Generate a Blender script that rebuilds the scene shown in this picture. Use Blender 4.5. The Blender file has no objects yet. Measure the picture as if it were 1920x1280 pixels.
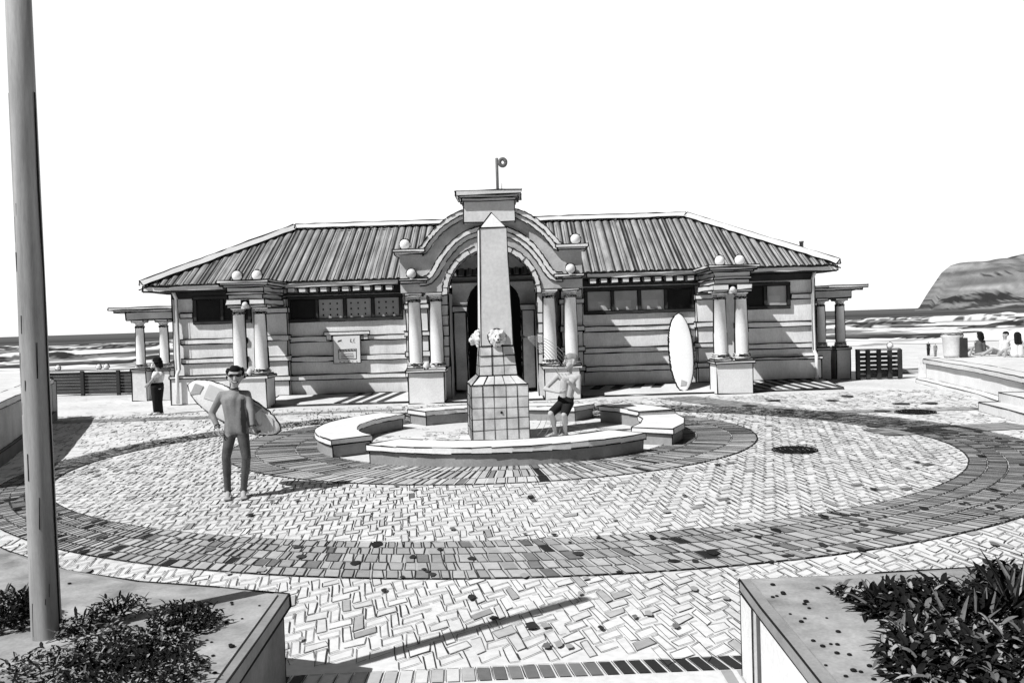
import bpy, bmesh, math, random
from math import sin, cos, pi, radians, sqrt, atan2
from mathutils import Vector, Matrix, noise

random.seed(7)
S = bpy.context.scene
COL = S.collection
V = Vector

# ------------------------------------------------------------------ camera
F = 1600.0                      # focal length for a 1920 px wide picture
ROLL = radians(1.8)
PITCH = math.atan(38.5 / F)
EYE = 2.3
cam_d = bpy.data.cameras.new('camera')
cam = bpy.data.objects.new('camera', cam_d); COL.objects.link(cam)
cam_d.sensor_width = 36; cam_d.lens = 36 * F / 1920
cam_d.clip_start = .05; cam_d.clip_end = 60000
cam.matrix_world = (Matrix.Translation((0, 0, EYE)) @ Matrix.Rotation(pi/2 - PITCH, 4, 'X')
                    @ Matrix.Rotation(-ROLL, 4, 'Z'))
S.camera = cam


def ray(px, py):
    a, b = px - 960, py - 640
    u = a * cos(ROLL) - b * sin(ROLL)
    v = a * sin(ROLL) + b * cos(ROLL)
    return V((u / F, cos(PITCH) - v / F * sin(PITCH), -sin(PITCH) - v / F * cos(PITCH)))


def G(px, py, h=0.0):
    """point of the level z = h seen at a pixel of the 1920 x 1280 picture"""
    d = ray(px, py)
    t = (h - EYE) / d.z
    return V((d.x * t, d.y * t, h))


def P(px, py, Y):
    """point at distance Y seen at a pixel"""
    d = ray(px, py)
    t = Y / d.y
    return V((d.x * t, Y, EYE + d.z * t))


# ------------------------------------------------------------------ world and sun
W = bpy.data.worlds.new('World'); S.world = W; W.use_nodes = True
nt = W.node_tree
bg = nt.nodes['Background']
sky = nt.nodes.new('ShaderNodeTexSky'); sky.sky_type = 'NISHITA'; sky.sun_disc = False
LIGHT = V((1.24, .88, -1.72)).normalized()          # the way the sunlight travels
sky.sun_elevation = math.asin(-LIGHT.z)
sky.sun_rotation = atan2(-LIGHT.x, -LIGHT.y)
sky.air_density = .6; sky.dust_density = 1.0; sky.ozone_density = 1.0
bw = nt.nodes.new('ShaderNodeRGBToBW')
nt.links.new(sky.outputs[0], bw.inputs[0])
# white glow added low in the sky (towards +y); elsewhere the dimmed sky model
tc = nt.nodes.new('ShaderNodeTexCoord')
dt = nt.nodes.new('ShaderNodeVectorMath'); dt.operation = 'DOT_PRODUCT'
hz = V((0, 1, .16)).normalized(); dt.inputs[1].default_value = hz
nt.links.new(tc.outputs['Generated'], dt.inputs[0])
mr = nt.nodes.new('ShaderNodeMapRange'); mr.interpolation_type = 'SMOOTHSTEP'
mr.inputs[1].default_value = .66; mr.inputs[2].default_value = .835; mr.inputs[3].default_value = 0; mr.inputs[4].default_value = 20.5
nt.links.new(dt.outputs['Value'], mr.inputs[0])
ad = nt.nodes.new('ShaderNodeMath'); ad.operation = 'ADD'
dim = nt.nodes.new('ShaderNodeMath'); dim.operation = 'MULTIPLY'; dim.inputs[1].default_value = .55
nt.links.new(bw.outputs[0], dim.inputs[0]); nt.links.new(dim.outputs[0], ad.inputs[0]); nt.links.new(mr.outputs[0], ad.inputs[1])
nt.links.new(ad.outputs[0], bg.inputs[0])
bg.inputs[1].default_value = .05
sd = bpy.data.lights.new('sun', 'SUN'); sd.energy = 5.0; sd.angle = radians(.5); sd.color = (1, 1, 1)
so = bpy.data.objects.new('sun', sd); COL.objects.link(so)
so.rotation_euler = LIGHT.to_track_quat('-Z', 'Y').to_euler()
S.view_settings.view_transform = 'Standard'; S.view_settings.look = 'None'
S.cycles.diffuse_bounces = 1
S.view_settings.exposure = 0; S.view_settings.gamma = 1

# ------------------------------------------------------------------ materials
MATS = {}


def mat(name, g, var=.14, scale=1.5, rough=.9, attr=False, fine=.06, streak=None):
    if name in MATS: return MATS[name]
    m = bpy.data.materials.new(name); m.use_nodes = True
    n = m.node_tree.nodes; l = m.node_tree.links
    b = n['Principled BSDF']; b.inputs['Roughness'].default_value = rough
    if 'Specular IOR Level' in b.inputs: b.inputs['Specular IOR Level'].default_value = .15
    geo = n.new('ShaderNodeNewGeometry')
    mp = n.new('ShaderNodeMapping'); l.new(geo.outputs['Position'], mp.inputs[0])
    if streak: mp.inputs['Scale'].default_value = streak
    n1 = n.new('ShaderNodeTexNoise'); n1.inputs['Scale'].default_value = scale
    n1.inputs['Detail'].default_value = 6; n1.inputs['Roughness'].default_value = .6
    l.new(mp.outputs[0], n1.inputs['Vector'])
    n2 = n.new('ShaderNodeTexNoise'); n2.inputs['Scale'].default_value = scale * 16
    n2.inputs['Detail'].default_value = 2
    l.new(mp.outputs[0], n2.inputs['Vector'])
    r1 = n.new('ShaderNodeMapRange'); r1.inputs[1].default_value = .3; r1.inputs[2].default_value = .7
    r1.inputs[3].default_value = 1 - var; r1.inputs[4].default_value = 1 + var
    l.new(n1.outputs[0], r1.inputs[0])
    r2 = n.new('ShaderNodeMapRange'); r2.inputs[1].default_value = .3; r2.inputs[2].default_value = .7
    r2.inputs[3].default_value = 1 - fine; r2.inputs[4].default_value = 1 + fine
    l.new(n2.outputs[0], r2.inputs[0])
    mu = n.new('ShaderNodeMath'); mu.operation = 'MULTIPLY'
    l.new(r1.outputs[0], mu.inputs[0]); l.new(r2.outputs[0], mu.inputs[1])
    mu2 = n.new('ShaderNodeMath'); mu2.operation = 'MULTIPLY'; mu2.use_clamp = True
    l.new(mu.outputs[0], mu2.inputs[0])
    if attr:
        at = n.new('ShaderNodeAttribute'); at.attribute_name = 'col'
        l.new(at.outputs['Fac'], mu2.inputs[1])
    else:
        mu2.inputs[1].default_value = g
    l.new(mu2.outputs[0], b.inputs['Base Color'])
    MATS[name] = m
    return m


INK = mat('ink', .012, .1)
WALL = mat('wall_plaster', .84, .15, 1.4, streak=(1.3, 1.3, .5))
WHITE = mat('white_plaster', .79, .09, 1.6)
STONE = mat('cut_stone', .7, .12, 1.0)
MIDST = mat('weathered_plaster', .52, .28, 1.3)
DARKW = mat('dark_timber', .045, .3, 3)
GLASSD = mat('dark_pane', .015, .3, 3, .25)
GLASSG = mat('grey_pane', .42, .15, 3, .3)
ROOFM = mat('roof_sheet', .32, .4, 1.4, .7, streak=(3, .6, .6))
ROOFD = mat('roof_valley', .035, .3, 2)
METAL = mat('grey_metal', .16, .2, 3, .5)
WOOD = mat('pole_timber', .33, .3, 3, .8, streak=(6, 6, .5))
FENCE = mat('fence_timber', .05, .5, 2, streak=(.5, .5, 8))
SKIN = mat('skin', .42, .05, 8)
SKINP = mat('pale_skin', .5, .04, 8)
SUIT = mat('neoprene', .24, .3, 4, .6)
BLACK = mat('black_cloth', .02, .2, 5)
HAIR = mat('dark_hair', .012, .2, 20)
TEE = mat('white_cloth', .82, .04, 5)
BOARD = mat('board_white', .78, .03, 2, .35)
BOARDG = mat('board_grey', .4, .1, 6, .4)
SOIL = mat('planter_soil', .34, .42, 3.4)
LEAFD = mat('leaf_dark', .012, .3, 9)
LEAFM = mat('leaf_mid', .13, .3, 9)
LEAFL = mat('leaf_light', .33, .2, 9)
TILE = mat('fountain_tile', .66, .28, 3.2)


# ------------------------------------------------------------------ object helpers
def wloc(o):
    return o.matrix_parent_inverse.translation * 0 + V(o.location) if o.parent is None else V((0, 0, 0))


def link(o, parent=None):
    COL.objects.link(o)
    if parent is not None:
        o.parent = parent
        if parent.parent is None and parent.type == 'EMPTY':
            o.matrix_parent_inverse = Matrix.Translation(-V(parent.location))
    return o


def tag(o, label=None, cat=None, group=None, kind=None):
    if label: o['label'] = label
    if cat: o['category'] = cat
    if group: o['group'] = group
    if kind: o['kind'] = kind
    return o


def thing(name, label, cat, loc, group=None):
    o = bpy.data.objects.new(name, None); COL.objects.link(o)
    o.location = loc; o.empty_display_size = .3
    return tag(o, label, cat, group)


def struct(o):
    o['kind'] = 'structure'; return o


class MB:
    def __init__(s):
        s.bm = bmesh.new(); s.lines = []; s.smooth = set()

    def face(s, pts, mi=0, smooth=False):
        vs = [s.bm.verts.new(p) for p in pts]
        f = s.bm.faces.new(vs); f.material_index = mi; f.smooth = smooth
        return f

    def poly(s, verts, faces, mi=0, smooth=False):
        vs = [s.bm.verts.new(p) for p in verts]
        for f in faces:
            try:
                ff = s.bm.faces.new([vs[i] for i in f]); ff.material_index = mi; ff.smooth = smooth
            except ValueError: pass
        return vs

    def box(s, x0, x1, y0, y1, z0, z1, mi=0, M=None):
        p = [V((x, y, z)) for z in (z0, z1) for y in (y0, y1) for x in (x0, x1)]
        if M: p = [M @ q for q in p]
        s.poly(p, [(0, 2, 3, 1), (4, 5, 7, 6), (0, 1, 5, 4), (2, 6, 7, 3), (0, 4, 6, 2), (1, 3, 7, 5)], mi)

    def frustum(s, c, w0, w1, z0, z1, mi=0, rot=0, d0=None, d1=None):
        d0 = d0 or w0; d1 = d1 or w1
        R = Matrix.Rotation(rot, 3, 'Z')
        p = []
        for w, d, z in ((w0, d0, z0), (w1, d1, z1)):
            for sx, sy in ((-1, -1), (1, -1), (1, 1), (-1, 1)):
                q = R @ V((sx * w / 2, sy * d / 2, 0)); p.append(V((c[0] + q.x, c[1] + q.y, z)))
        s.poly(p, [(3, 2, 1, 0), (4, 5, 6, 7), (0, 1, 5, 4), (1, 2, 6, 5), (2, 3, 7, 6), (3, 0, 4, 7)], mi)
        return p

    def prism_xz(s, pts, y0, y1, mi=0):
        """outline in x,z swept from y0 to y1 (outline counter-clockwise seen from -y)"""
        n = len(pts)
        v = [V((x, y0, z)) for x, z in pts] + [V((x, y1, z)) for x, z in pts]
        f = [tuple(range(n)), tuple(reversed(range(n, 2 * n)))]
        for i in range(n):
            j = (i + 1) % n; f.append((j, i, i + n, j + n))
        s.poly(v, f, mi)

    def prism_xy(s, pts, z0, z1, mi=0):
        n = len(pts)
        v = [V((p[0], p[1], z0)) for p in pts] + [V((p[0], p[1], z1)) for p in pts]
        f = [tuple(reversed(range(n))), tuple(range(n, 2 * n))]
        for i in range(n):
            j = (i + 1) % n; f.append((i, j, j + n, i + n))
        s.poly(v, f, mi)

    def strip(s, outer, inner, a0, a1, axis='y', mi=0):
        """band between two polylines of equal length, given a thickness along y (or z)"""
        n = len(outer)
        mk = (lambda p, a: V((p[0], a, p[1]))) if axis == 'y' else (lambda p, a: V((p[0], p[1], a)))
        v = [mk(p, a0) for p in outer] + [mk(p, a0) for p in inner] + [mk(p, a1) for p in outer] + [mk(p, a1) for p in inner]
        f = []
        for i in range(n - 1):
            o0, o1, i0, i1 = i, i + 1, n + i, n + i + 1
            O0, O1, I0, I1 = 2*n + i, 2*n + i + 1, 3*n + i, 3*n + i + 1
            f += [(o0, o1, i1, i0), (O1, O0, I0, I1), (o1, o0, O0, O1), (i0, i1, I1, I0)]
        f += [(0, n, 3*n, 2*n), (n - 1, 3*n - 1, 4*n - 1, 2*n - 1)]
        f[-1] = (n - 1, 3*n - 1, 4*n - 1, 2*n - 1)
        s.poly(v, f, mi)

    def lathe(s, prof, c, n=20, mi=0):
        base = []
        for r, z in prof:
            base += [V((c[0] + r * cos(2*pi*k/n), c[1] + r * sin(2*pi*k/n), c[2] + z)) for k in range(n)]
        f = []
        for i in range(len(prof) - 1):
            for k in range(n):
                k2 = (k + 1) % n
                f.append((i*n + k, i*n + k2, (i+1)*n + k2, (i+1)*n + k))
        m = len(prof) - 1
        f += [tuple(reversed(range(n))), tuple(range(m*n, m*n + n))]
        vs = s.poly(base, f, mi, True)

    def ball(s, c, r, mi=0, n=16, ring=None):
        pr = [(max(1e-4, r * sin(pi*i/10)), -r * cos(pi*i/10)) for i in range(11)]
        s.lathe(pr, c, n, mi)
        if ring:
            pts = [V((c[0] + r * cos(t*pi/12), c[1], c[2] + r * sin(t*pi/12))) for t in range(25)]
            for a, b in zip(pts, pts[1:]): s.line(a, b, ring)

    def line(s, a, b, r=.012):
        s.lines.append((V(a), V(b), r))

    def pline(s, pts, r=.012):
        for a, b in zip(pts, pts[1:]): s.line(a, b, r)

    def tube(s, pts, r, mi=0, n=8, r2=None):
        pts = [V(p) for p in pts]; rings = []
        for i, p in enumerate(pts):
            t = (pts[min(i+1, len(pts)-1)] - pts[max(i-1, 0)]).normalized()
            a = t.orthogonal().normalized() if i == 0 else (rings[-1][1] - t * rings[-1][1].dot(t)).normalized()
            b = t.cross(a)
            rr = r if r2 is None else r + (r2 - r) * i / (len(pts) - 1)
            rings.append(([p + a * rr * cos(2*pi*k/n) + b * rr * sin(2*pi*k/n) for k in range(n)], a))
        v = [q for ring, _ in rings for q in ring]; f = []
        for i in range(len(pts) - 1):
            for k in range(n):
                k2 = (k+1) % n; f.append((i*n+k, i*n+k2, (i+1)*n+k2, (i+1)*n+k))
        f += [tuple(reversed(range(n))), tuple(range((len(pts)-1)*n, len(pts)*n))]
        s.poly(v, f, mi, True)

    def _ink(s, a, b, r, mi, seg):
        L = (b - a).length
        if L < 1e-4: return
        n = max(1, min(40, int(L / seg)))
        t = (b - a) / L
        e1 = t.orthogonal().normalized(); e2 = t.cross(e1)
        rings = []
        for i in range(n + 1):
            c = a + (b - a) * i / n
            j = r * .55
            c = c + e1 * random.uniform(-j, j) + e2 * random.uniform(-j, j)
            rr = r * random.uniform(.65, 1.2)
            rings.append([s.bm.verts.new(c + e1 * rr * cos(2*pi*k/3) + e2 * rr * sin(2*pi*k/3)) for k in range(3)])
        for i in range(n):
            for k in range(3):
                k2 = (k + 1) % 3
                f = s.bm.faces.new((rings[i][k], rings[i][k2], rings[i+1][k2], rings[i+1][k])); f.material_index = mi
        for ring, rev in ((rings[0], True), (rings[-1], False)):
            f = s.bm.faces.new(ring[::-1] if rev else ring); f.material_index = mi

    def build(s, name, mats, parent=None, ink=0, ang=.6, seg=.5, keep=.97):
        mats = list(mats) if isinstance(mats, (list, tuple)) else [mats]
        bmesh.ops.remove_doubles(s.bm, verts=s.bm.verts, dist=1e-5) if False else None
        s.bm.normal_update()
        todo = list(s.lines)
        if ink:
            for e in s.bm.edges:
                if len(e.link_faces) == 1 or (len(e.link_faces) == 2 and e.calc_face_angle(0) > ang):
                    if random.random() < keep:
                        todo.append((e.verts[0].co.copy(), e.verts[1].co.copy(), ink))
        if todo:
            mi = len(mats); mats.append(INK)
            for a, b, r in todo: s._ink(a, b, r, mi, seg)
        me = bpy.data.meshes.new(name); s.bm.to_mesh(me); s.bm.free()
        for m in mats: me.materials.append(m)
        return link(bpy.data.objects.new(name, me), parent)


def interp(pts, x):
    if x <= pts[0][0]: return pts[0][1]
    for (a, b), (c, d) in zip(pts, pts[1:]):
        if x <= c: return b + (d - b) * (x - a) / (c - a)
    return pts[-1][1]


# ================================================================== GROUND, SEA, HILL
def colour_mesh(name, verts, faces, cols, m, smooth=False):
    me = bpy.data.meshes.new(name); me.from_pydata(verts, [], faces)
    at = me.attributes.new('col', 'FLOAT_COLOR', 'POINT')
    at.data.foreach_set('color', [c for g in cols for c in (g, g, g, 1.0)])
    me.materials.append(m)
    if smooth: me.polygons.foreach_set('use_smooth', [True] * len(me.polygons))
    me.update()
    return link(bpy.data.objects.new(name, me))


ys = [-30, 0, 8, 16, 24, 30, 33, 33.4, 36, 42, 52, 70, 90, 110, 130, 160, 220, 400, 30000]
zs = [0, 0, 0, 0, 0, 0, 0, -.5, -1.3, -2.2, -2.5, -2.5, -2.55, -2.7, -3.1, -4, -6, -8, -8]
xs = [-20000, -400, -120, -60, -30, -15, 0, 15, 30, 60, 120, 400, 20000]
vv = [(x, y, z - .004) for y, z in zip(ys, zs) for x in xs]
n = len(xs)
ff = [(j*n + i, j*n + i + 1, (j+1)*n + i + 1, (j+1)*n + i) for j in range(len(ys)-1) for i in range(n-1)]
GROUND = mat('pale_sand', .68, .14, .5, fine=.1)
me = bpy.data.meshes.new('ground'); me.from_pydata(vv, [], ff); me.materials.append(GROUND)
struct(link(bpy.data.objects.new('ground', me)))

# --- sea with rows of breakers
SEA = mat('sea_water', .2, .12, .02, 1.0, attr=True)
for nd in SEA.node_tree.nodes:
    if nd.type == 'BSDF_PRINCIPLED': nd.inputs['Specular IOR Level'].default_value = 0
rows = []
p = 78.0
while p > 7: rows.append(8480 / p); p -= .42
rows += [1300, 1800, 3000, 6000, 30000]
cols = [(-1.0 + 2.0 * i / 480) for i in range(481)]
BANDS = [  # from distance on: value, height
    (0, .7, 0), (112, .5, 0), (118, .75, 0), (127, .3, .1), (131, .8, .1), (143, .45, .2), (149, .75, .1), (156, .05, .4), (166, .12, .8),
    (174, .88, .9), (190, .3, .2), (197, .7, 0), (205, .22, .1), (222, .12, .4), (236, .04, 1.0), (248, .9, 1.2), (285, .75, .6),
    (306, .3, .1), (318, .05, .3), (345, .12, .8), (366, .88, 1.0), (400, .5, .4), (412, .06, .3), (440, .14, .5), (462, .85, .7), (492, .06, .2),
    (540, .1, 0), (700, .07, 0), (900, .1, 0), (1300, .12, 0), (30000, .14, 0)]
def stepped(Yq, k):
    for i in range(len(BANDS) - 1, -1, -1):
        if Yq >= BANDS[i][0]:
            if i + 1 >= len(BANDS): return BANDS[i][k]
            t = (Yq - BANDS[i][0]) / (BANDS[i+1][0] - BANDS[i][0])
            t = max(0, (t - .72) / .28) if k == 1 else t
            return BANDS[i][k] + (BANDS[i+1][k] - BANDS[i][k]) * t
    return BANDS[0][k]
vv, cc = [], []
for Y in rows:
    for s_ in cols:
        x = s_ * Y
        if Y < 1000:
            w1 = noise.noise(V((x / 60, Y / 130, 3.1))); w2 = noise.noise(V((x / 17, Y / 45, 7.7)))
            Yq = Y * (1 + .15 * w1 + .07 * w2 + .045 * noise.noise(V((x / 6, Y / 26, 2))) + .03 * noise.noise(V((x / 2.5, Y / 12, 5))) + (.05 if x < 0 else 0))
        else: Yq = Y
        g = stepped(Yq, 1)
        h = stepped(Yq, 2)
        if Y < 700:
            g *= 1 + .35 * noise.noise(V((x / 7, Y / 9, 1)))
            nw = noise.noise(V((x / 34, Y / 30, 20))) + .25 * noise.noise(V((x / 8, Y / 9, 2)))
            if nw > .12 and 135 < Y < 430:
                h += (nw - .12) * 16; g = .9 if nw > .42 or (nw < .17 and noise.noise(V((x/9, Y/9, 3))) > 0) else .04 + .1 * (noise.noise(V((x / 3, Y / 6, 1))) > .15)
            q = noise.noise(V((x / 22, Y / 40, 11))) + .4 * noise.noise(V((x / 6, Y / 14, 4)))
            if q > .22 and g > .4 and Y > 130: g *= .3
            if q < -.28 and g < .3 and Y < 420: g = .8
        vv.append((x, Y, -3 + h * .22)); cc.append(max(.02, min(.9, g)))
n = len(cols)
ff = [(j*n + i, j*n + i + 1, (j+1)*n + i + 1, (j+1)*n + i) for j in range(len(rows)-1) for i in range(n-1)]
struct(colour_mesh('sea', vv, ff, cc, SEA, True))

# --- headland
prof = [(1712, -6), (1725, 3), (1738, 24), (1752, 44), (1768, 66), (1785, 79), (1800, 83), (1850, 84), (1868, 88), (1880, 86), (1900, 92), (1925, 97), (2000, 110), (2200, 120), (2500, 125)]
HILL = mat('hill_scrub', .3, .2, .02, attr=True)
vv, cc = [], []
NX, NY = 260, 40
for j in range(NY + 1):
    for i in range(NX + 1):
        px = 1712 + 780 * (i / NX) ** 1.5
        t = j / NY
        Yh = 1800 + 900 * (t - .5)
        x = (px - 960) / F * 1800 + (Yh - 1800) * (.62 if Yh > 1800 else .1)
        H = interp(prof, px) * 1800 / F
        sh = max(0, sin(pi * min(1, t * 1.0))) ** .55
        nz = noise.fractal(V((x / 90, Yh / 90, 0)), 1.0, 2.0, 4)
        nz -= 1.3 * abs(noise.noise(V((x / 45 - z0h / 30 if False else x / 45, Yh / 300, 2))))
        z = -5 + (H + 6) * sh + nz * 8 * sh * (0 if abs(t - .5) < .05 else 1)
        vv.append((x, Yh, z))
        d = abs(noise.noise(V((x / 70 - z / 22, Yh / 260, z / 60 + 3))))
        g = .2 + .12 * noise.noise(V((x / 60 - z / 18, z / 25, 5))) + .16 * noise.noise(V((x / 14 - z / 6, z / 8, 5)))
        if d < .085 and z > 10 and noise.noise(V((x / 60, z / 30, 8))) > -.1: g = .03
        if z < 9 and noise.noise(V((x / 14, 0, 2))) > -.05: g = .05
        cc.append(g)
n = NX + 1
ff = [(j*n + i, j*n + i + 1, (j+1)*n + i + 1, (j+1)*n + i) for j in range(NY) for i in range(NX)]
struct(colour_mesh('hill', vv, ff, cc, HILL, False))

# ================================================================== PLAZA PAVING
FC = V((-.33, 16.9, 0))                     # fountain centre
R_IN = 4.9                                   # dark ring round the benches
EI = (-.12, 15.1, 7.45, 6.25)                  # inner edge of the great ring: cx, cy, a, b
EO = (.2, 15.05, 8.45, 7.5)


def ell(E, t, k=0.0):
    return V((E[0] + (E[2] + k) * cos(t), E[1] + (E[3] + k) * sin(t), 0))


def inside(E, x, y):
    return ((x - E[0]) / E[2]) ** 2 + ((y - E[1]) / E[3]) ** 2 < 1


class Flat:
    """flat pieces with a grey value each, all in one sheet mesh"""
    def __init__(s): s.v = []; s.f = []; s.c = []

    def quad(s, pts, z, g):
        i = len(s.v)
        s.v += [(p[0], p[1], z) for p in pts]; s.f.append(tuple(range(i, i + len(pts)))); s.c += [g] * len(pts)

    def stroke(s, a, b, w, z, g):
        d = V((b[0] - a[0], b[1] - a[1])); L = d.length
        if L < 1e-5: return
        d /= L; nrm = V((-d.y, d.x))
        w0 = w * random.uniform(.5, 1.1) / 2; w1 = w * random.uniform(.5, 1.1) / 2
        a = V((a[0], a[1])); b = V((b[0], b[1]))
        mid = (a + b) / 2 + nrm * random.uniform(-.35, .35) * w
        wm = (w0 + w1) / 2
        s.quad([a - nrm*w0, mid - nrm*wm, mid + nrm*wm, a + nrm*w0], z, g)
        s.quad([mid - nrm*wm, b - nrm*w1, b + nrm*w1, mid + nrm*wm], z, g)


PAVE = mat('paving_brick', .7, .1, .9, attr=True, fine=.08)


def lw(y): return .00095 * max(y, 5) + .0022


def herring(fl, test, rot, Wd=.088, gap=.011, st=2.0, z0=.008, ylim=(4.6, 26), dens=None, org=(0, 7)):
    R = Matrix.Rotation(rot, 2)
    N = int(19 / Wd)
    for a in range(-N, N):
        for b in range(-N, N):
            d = (a - b) % 4
            if d == 0: rect = (a, b, a + 2, b + 1)
            elif d == 3: rect = (a, b, a + 1, b + 2)
            else: continue
            c = R @ V(((rect[0] + rect[2]) / 2 * Wd, (rect[1] + rect[3]) / 2 * Wd))
            x, y = c.x + org[0], c.y * st + org[1]
            if not (ylim[0] < y < ylim[1]) or abs(x) > .66 * y + .3 or not test(x, y): continue
            x0, y0, x1, y1 = rect[0]*Wd + gap, rect[1]*Wd + gap, rect[2]*Wd - gap, rect[3]*Wd - gap
            jt = .0065
            q = []
            for cx, cy in ((x0, y0), (x1, y0), (x1, y1), (x0, y1)):
                pnt = R @ V((cx + random.gauss(0, jt), cy + random.gauss(0, jt)))
                q.append((pnt.x + org[0], pnt.y * st + org[1]))
            k = random.random()
            blot = noise.noise(V((x * .7, y * .7, 4)))
            if k < .018 + max(0, blot) * .09: fl.quad(q, z0, random.uniform(.3, .5))
            elif k > .992: fl.quad(q, z0, random.uniform(.05, .2))
            elif k > .75: fl.quad(q, z0, random.uniform(.6, .78))
            w = lw(y)
            pr = interp([(5, .95), (9, .93), (12, .82), (16, .62), (20, .45), (26, .25)], y) if dens is None else dens
            dk = random.uniform(.012, .08) if random.random() < .8 else .2
            for i in range(4):
                if random.random() < pr:
                    A, B = V(q[i]), V(q[(i+1) % 4])
                    e = (B - A) * random.uniform(-.08, .08)
                    fl.stroke(A - e, B + e, w * random.uniform(.7, 1.15), z0 + .004, dk)


def ringpave(fl, E0, E1, nrow, base, z0, width=.17, a0=0, a1=2*pi, squares=False, dark=.06, vis=True):
    rows_ = [0]
    ws = [random.uniform(.75, 1.25) for _ in range(nrow)]
    for w in ws: rows_.append(rows_[-1] + w / sum(ws))
    mean = (E0[2] + E0[3] + E1[2] + E1[3]) / 4

    def pt(t, k):
        A, B = ell(E0, t), ell(E1, t)
        return A + (B - A) * k
    n = int(mean * (a1 - a0) / .12)
    for i in range(n):                        # ground tone of the band
        t0, t1 = a0 + (a1-a0) * i / n, a0 + (a1-a0) * (i+1) / n
        fl.quad([pt(t0, 0), pt(t0, 1), pt(t1, 1), pt(t1, 0)], z0, base * 1.4 * (1 + .2 * noise.noise(pt(t0, .5) * .6)))
    for r in range(nrow):
        k0, k1 = rows_[r] + .007, rows_[r + 1] - .007
        t = a0
        while t < a1:
            dt = width / mean * random.uniform(.6, 1.2) * (1 if abs(cos(t)) < .55 and sin(t) < 0 else .62)
            c = pt(t + dt/2, (k0 + k1)/2)
            if abs(c.x) > .66 * c.y + .3 or c.y < 4.5: t += dt; continue
            g0 = .11 * dt
            ja = .05 * dt
            q = [pt(t + g0 + random.gauss(0, ja), k0), pt(t + g0 + random.gauss(0, ja), k1), pt(t + dt - g0 + random.gauss(0, ja), k1), pt(t + dt - g0 + random.gauss(0, ja), k0)]
            h = random.random()
            bl = noise.noise(c * 1.1)
            g = base * random.uniform(.9, 1.5)
            if h < .06 + max(0, bl) * .3: g = base * random.uniform(.35, .7)
            if h > .975: g = .02
            fl.quad(q, z0 + .004, g)
            w = lw(c.y) * 1.2
            for i in range(4):
                if random.random() < (.9 if c.y < 12 else .75):
                    fl.stroke(q[i], q[(i+1) % 4], w * random.uniform(.7, 1.2), z0 + .008, random.uniform(.01, dark))
            t += dt
    for k in (0, 1):
        for i in range(n):
            t0, t1 = a0 + (a1-a0) * i / n, a0 + (a1-a0) * (i+1) / n
            A = pt(t0, k)
            if abs(A.x) < .7 * A.y: fl.stroke(A, pt(t1, k), lw(A.y) * 1.5, z0 + .0085, .02)


fl = Flat()
base_pts = [(x, y) for x, y in ((-14, 3.0), (14, 3.0), (14, 24.3), (-14, 24.3))]
fl.quad(base_pts, .004, .7)


def t_inner(x, y):
    if not inside(EI, x, y): return False
    if (x - FC.x) ** 2 + (y - FC.y) ** 2 < R_IN ** 2: return False
    return True


herring(fl, t_inner, radians(14))
herring(fl, lambda x, y: not inside((EO[0], EO[1], EO[2] + .03, EO[3] + .03), x, y) and y < 12.5, radians(22), Wd=.086, ylim=(5.72, 12.5))
herring(fl, lambda x, y: not inside((EO[0], EO[1], EO[2] + .03, EO[3] + .03), x, y) and y >= 12.5, radians(24), dens=.2, ylim=(12.5, 24))
# speckled floor round the obelisk
for k in range(900):
    a = random.uniform(0, 2*pi); r = random.uniform(.8, 2.7)
    c = (FC.x + r*cos(a), FC.y + r*sin(a)); d = random.uniform(0, pi); L = random.uniform(.03, .1)
    if noise.noise(V((c[0], c[1], 9)) * 1.2) < -.05: continue
    fl.stroke((c[0]-L*cos(d), c[1]-L*sin(d)*.5), (c[0]+L*cos(d), c[1]+L*sin(d)*.5), .03, .010, random.uniform(.1, .5))
struct(colour_mesh('plaza_paving', fl.v, fl.f, fl.c, PAVE))

fl = Flat()
ringpave(fl, EI, EO, 5, .34, .012, width=.135)
struct(colour_mesh('great_ring_paving', fl.v, fl.f, fl.c, PAVE))
fl = Flat()
ci = (FC.x, FC.y, 3.45, 3.45); co = (FC.x - .1, FC.y, R_IN + .15, R_IN)
ringpave(fl, ci, co, 3, .44, .012, width=.13)
struct(colour_mesh('fountain_ring_paving', fl.v, fl.f, fl.c, PAVE))

# straight brick bands that run off towards the wall on the right and the fence on the left
fl = Flat()


def band(p0, p1, wd, base, nrow, z0=.012):
    d = V((p1[0]-p0[0], p1[1]-p0[1])); L = d.length; d /= L; nn = V((-d.y, d.x))
    A = V(p0[:2])
    fl.quad([A - nn*wd/2, A + d*L - nn*wd/2, A + d*L + nn*wd/2, A + nn*wd/2], z0, base)
    for r in range(nrow + 1):
        o = nn * (-wd/2 + wd * r / nrow)
        m = int(L / .8)
        for i in range(m):
            fl.stroke(A + o + d * (L*i/m), A + o + d * (L*(i+1)/m), lw(A.y + d.y*L*i/m) * .9, z0 + .006, .06)
    t = 0
    while t < L:
        for r in range(nrow):
            if random.random() < .6:
                o0 = -wd/2 + wd * r / nrow; o1 = o0 + wd / nrow
                c = A + d * (t + random.uniform(-.05, .05))
                fl.stroke(c + nn*o0, c + nn*o1, lw(c.y) * .8, z0 + .006, .06)
            if random.random() < .1:
                o0 = -wd/2 + wd * r / nrow; c = A + d * t
                fl.quad([c + nn*o0, c + nn*o0 + d*.3, c + nn*(o0 + wd/nrow) + d*.3, c + nn*(o0 + wd/nrow)], z0 + .004, base * random.uniform(.3, 1.4))
        t += .28


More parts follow.
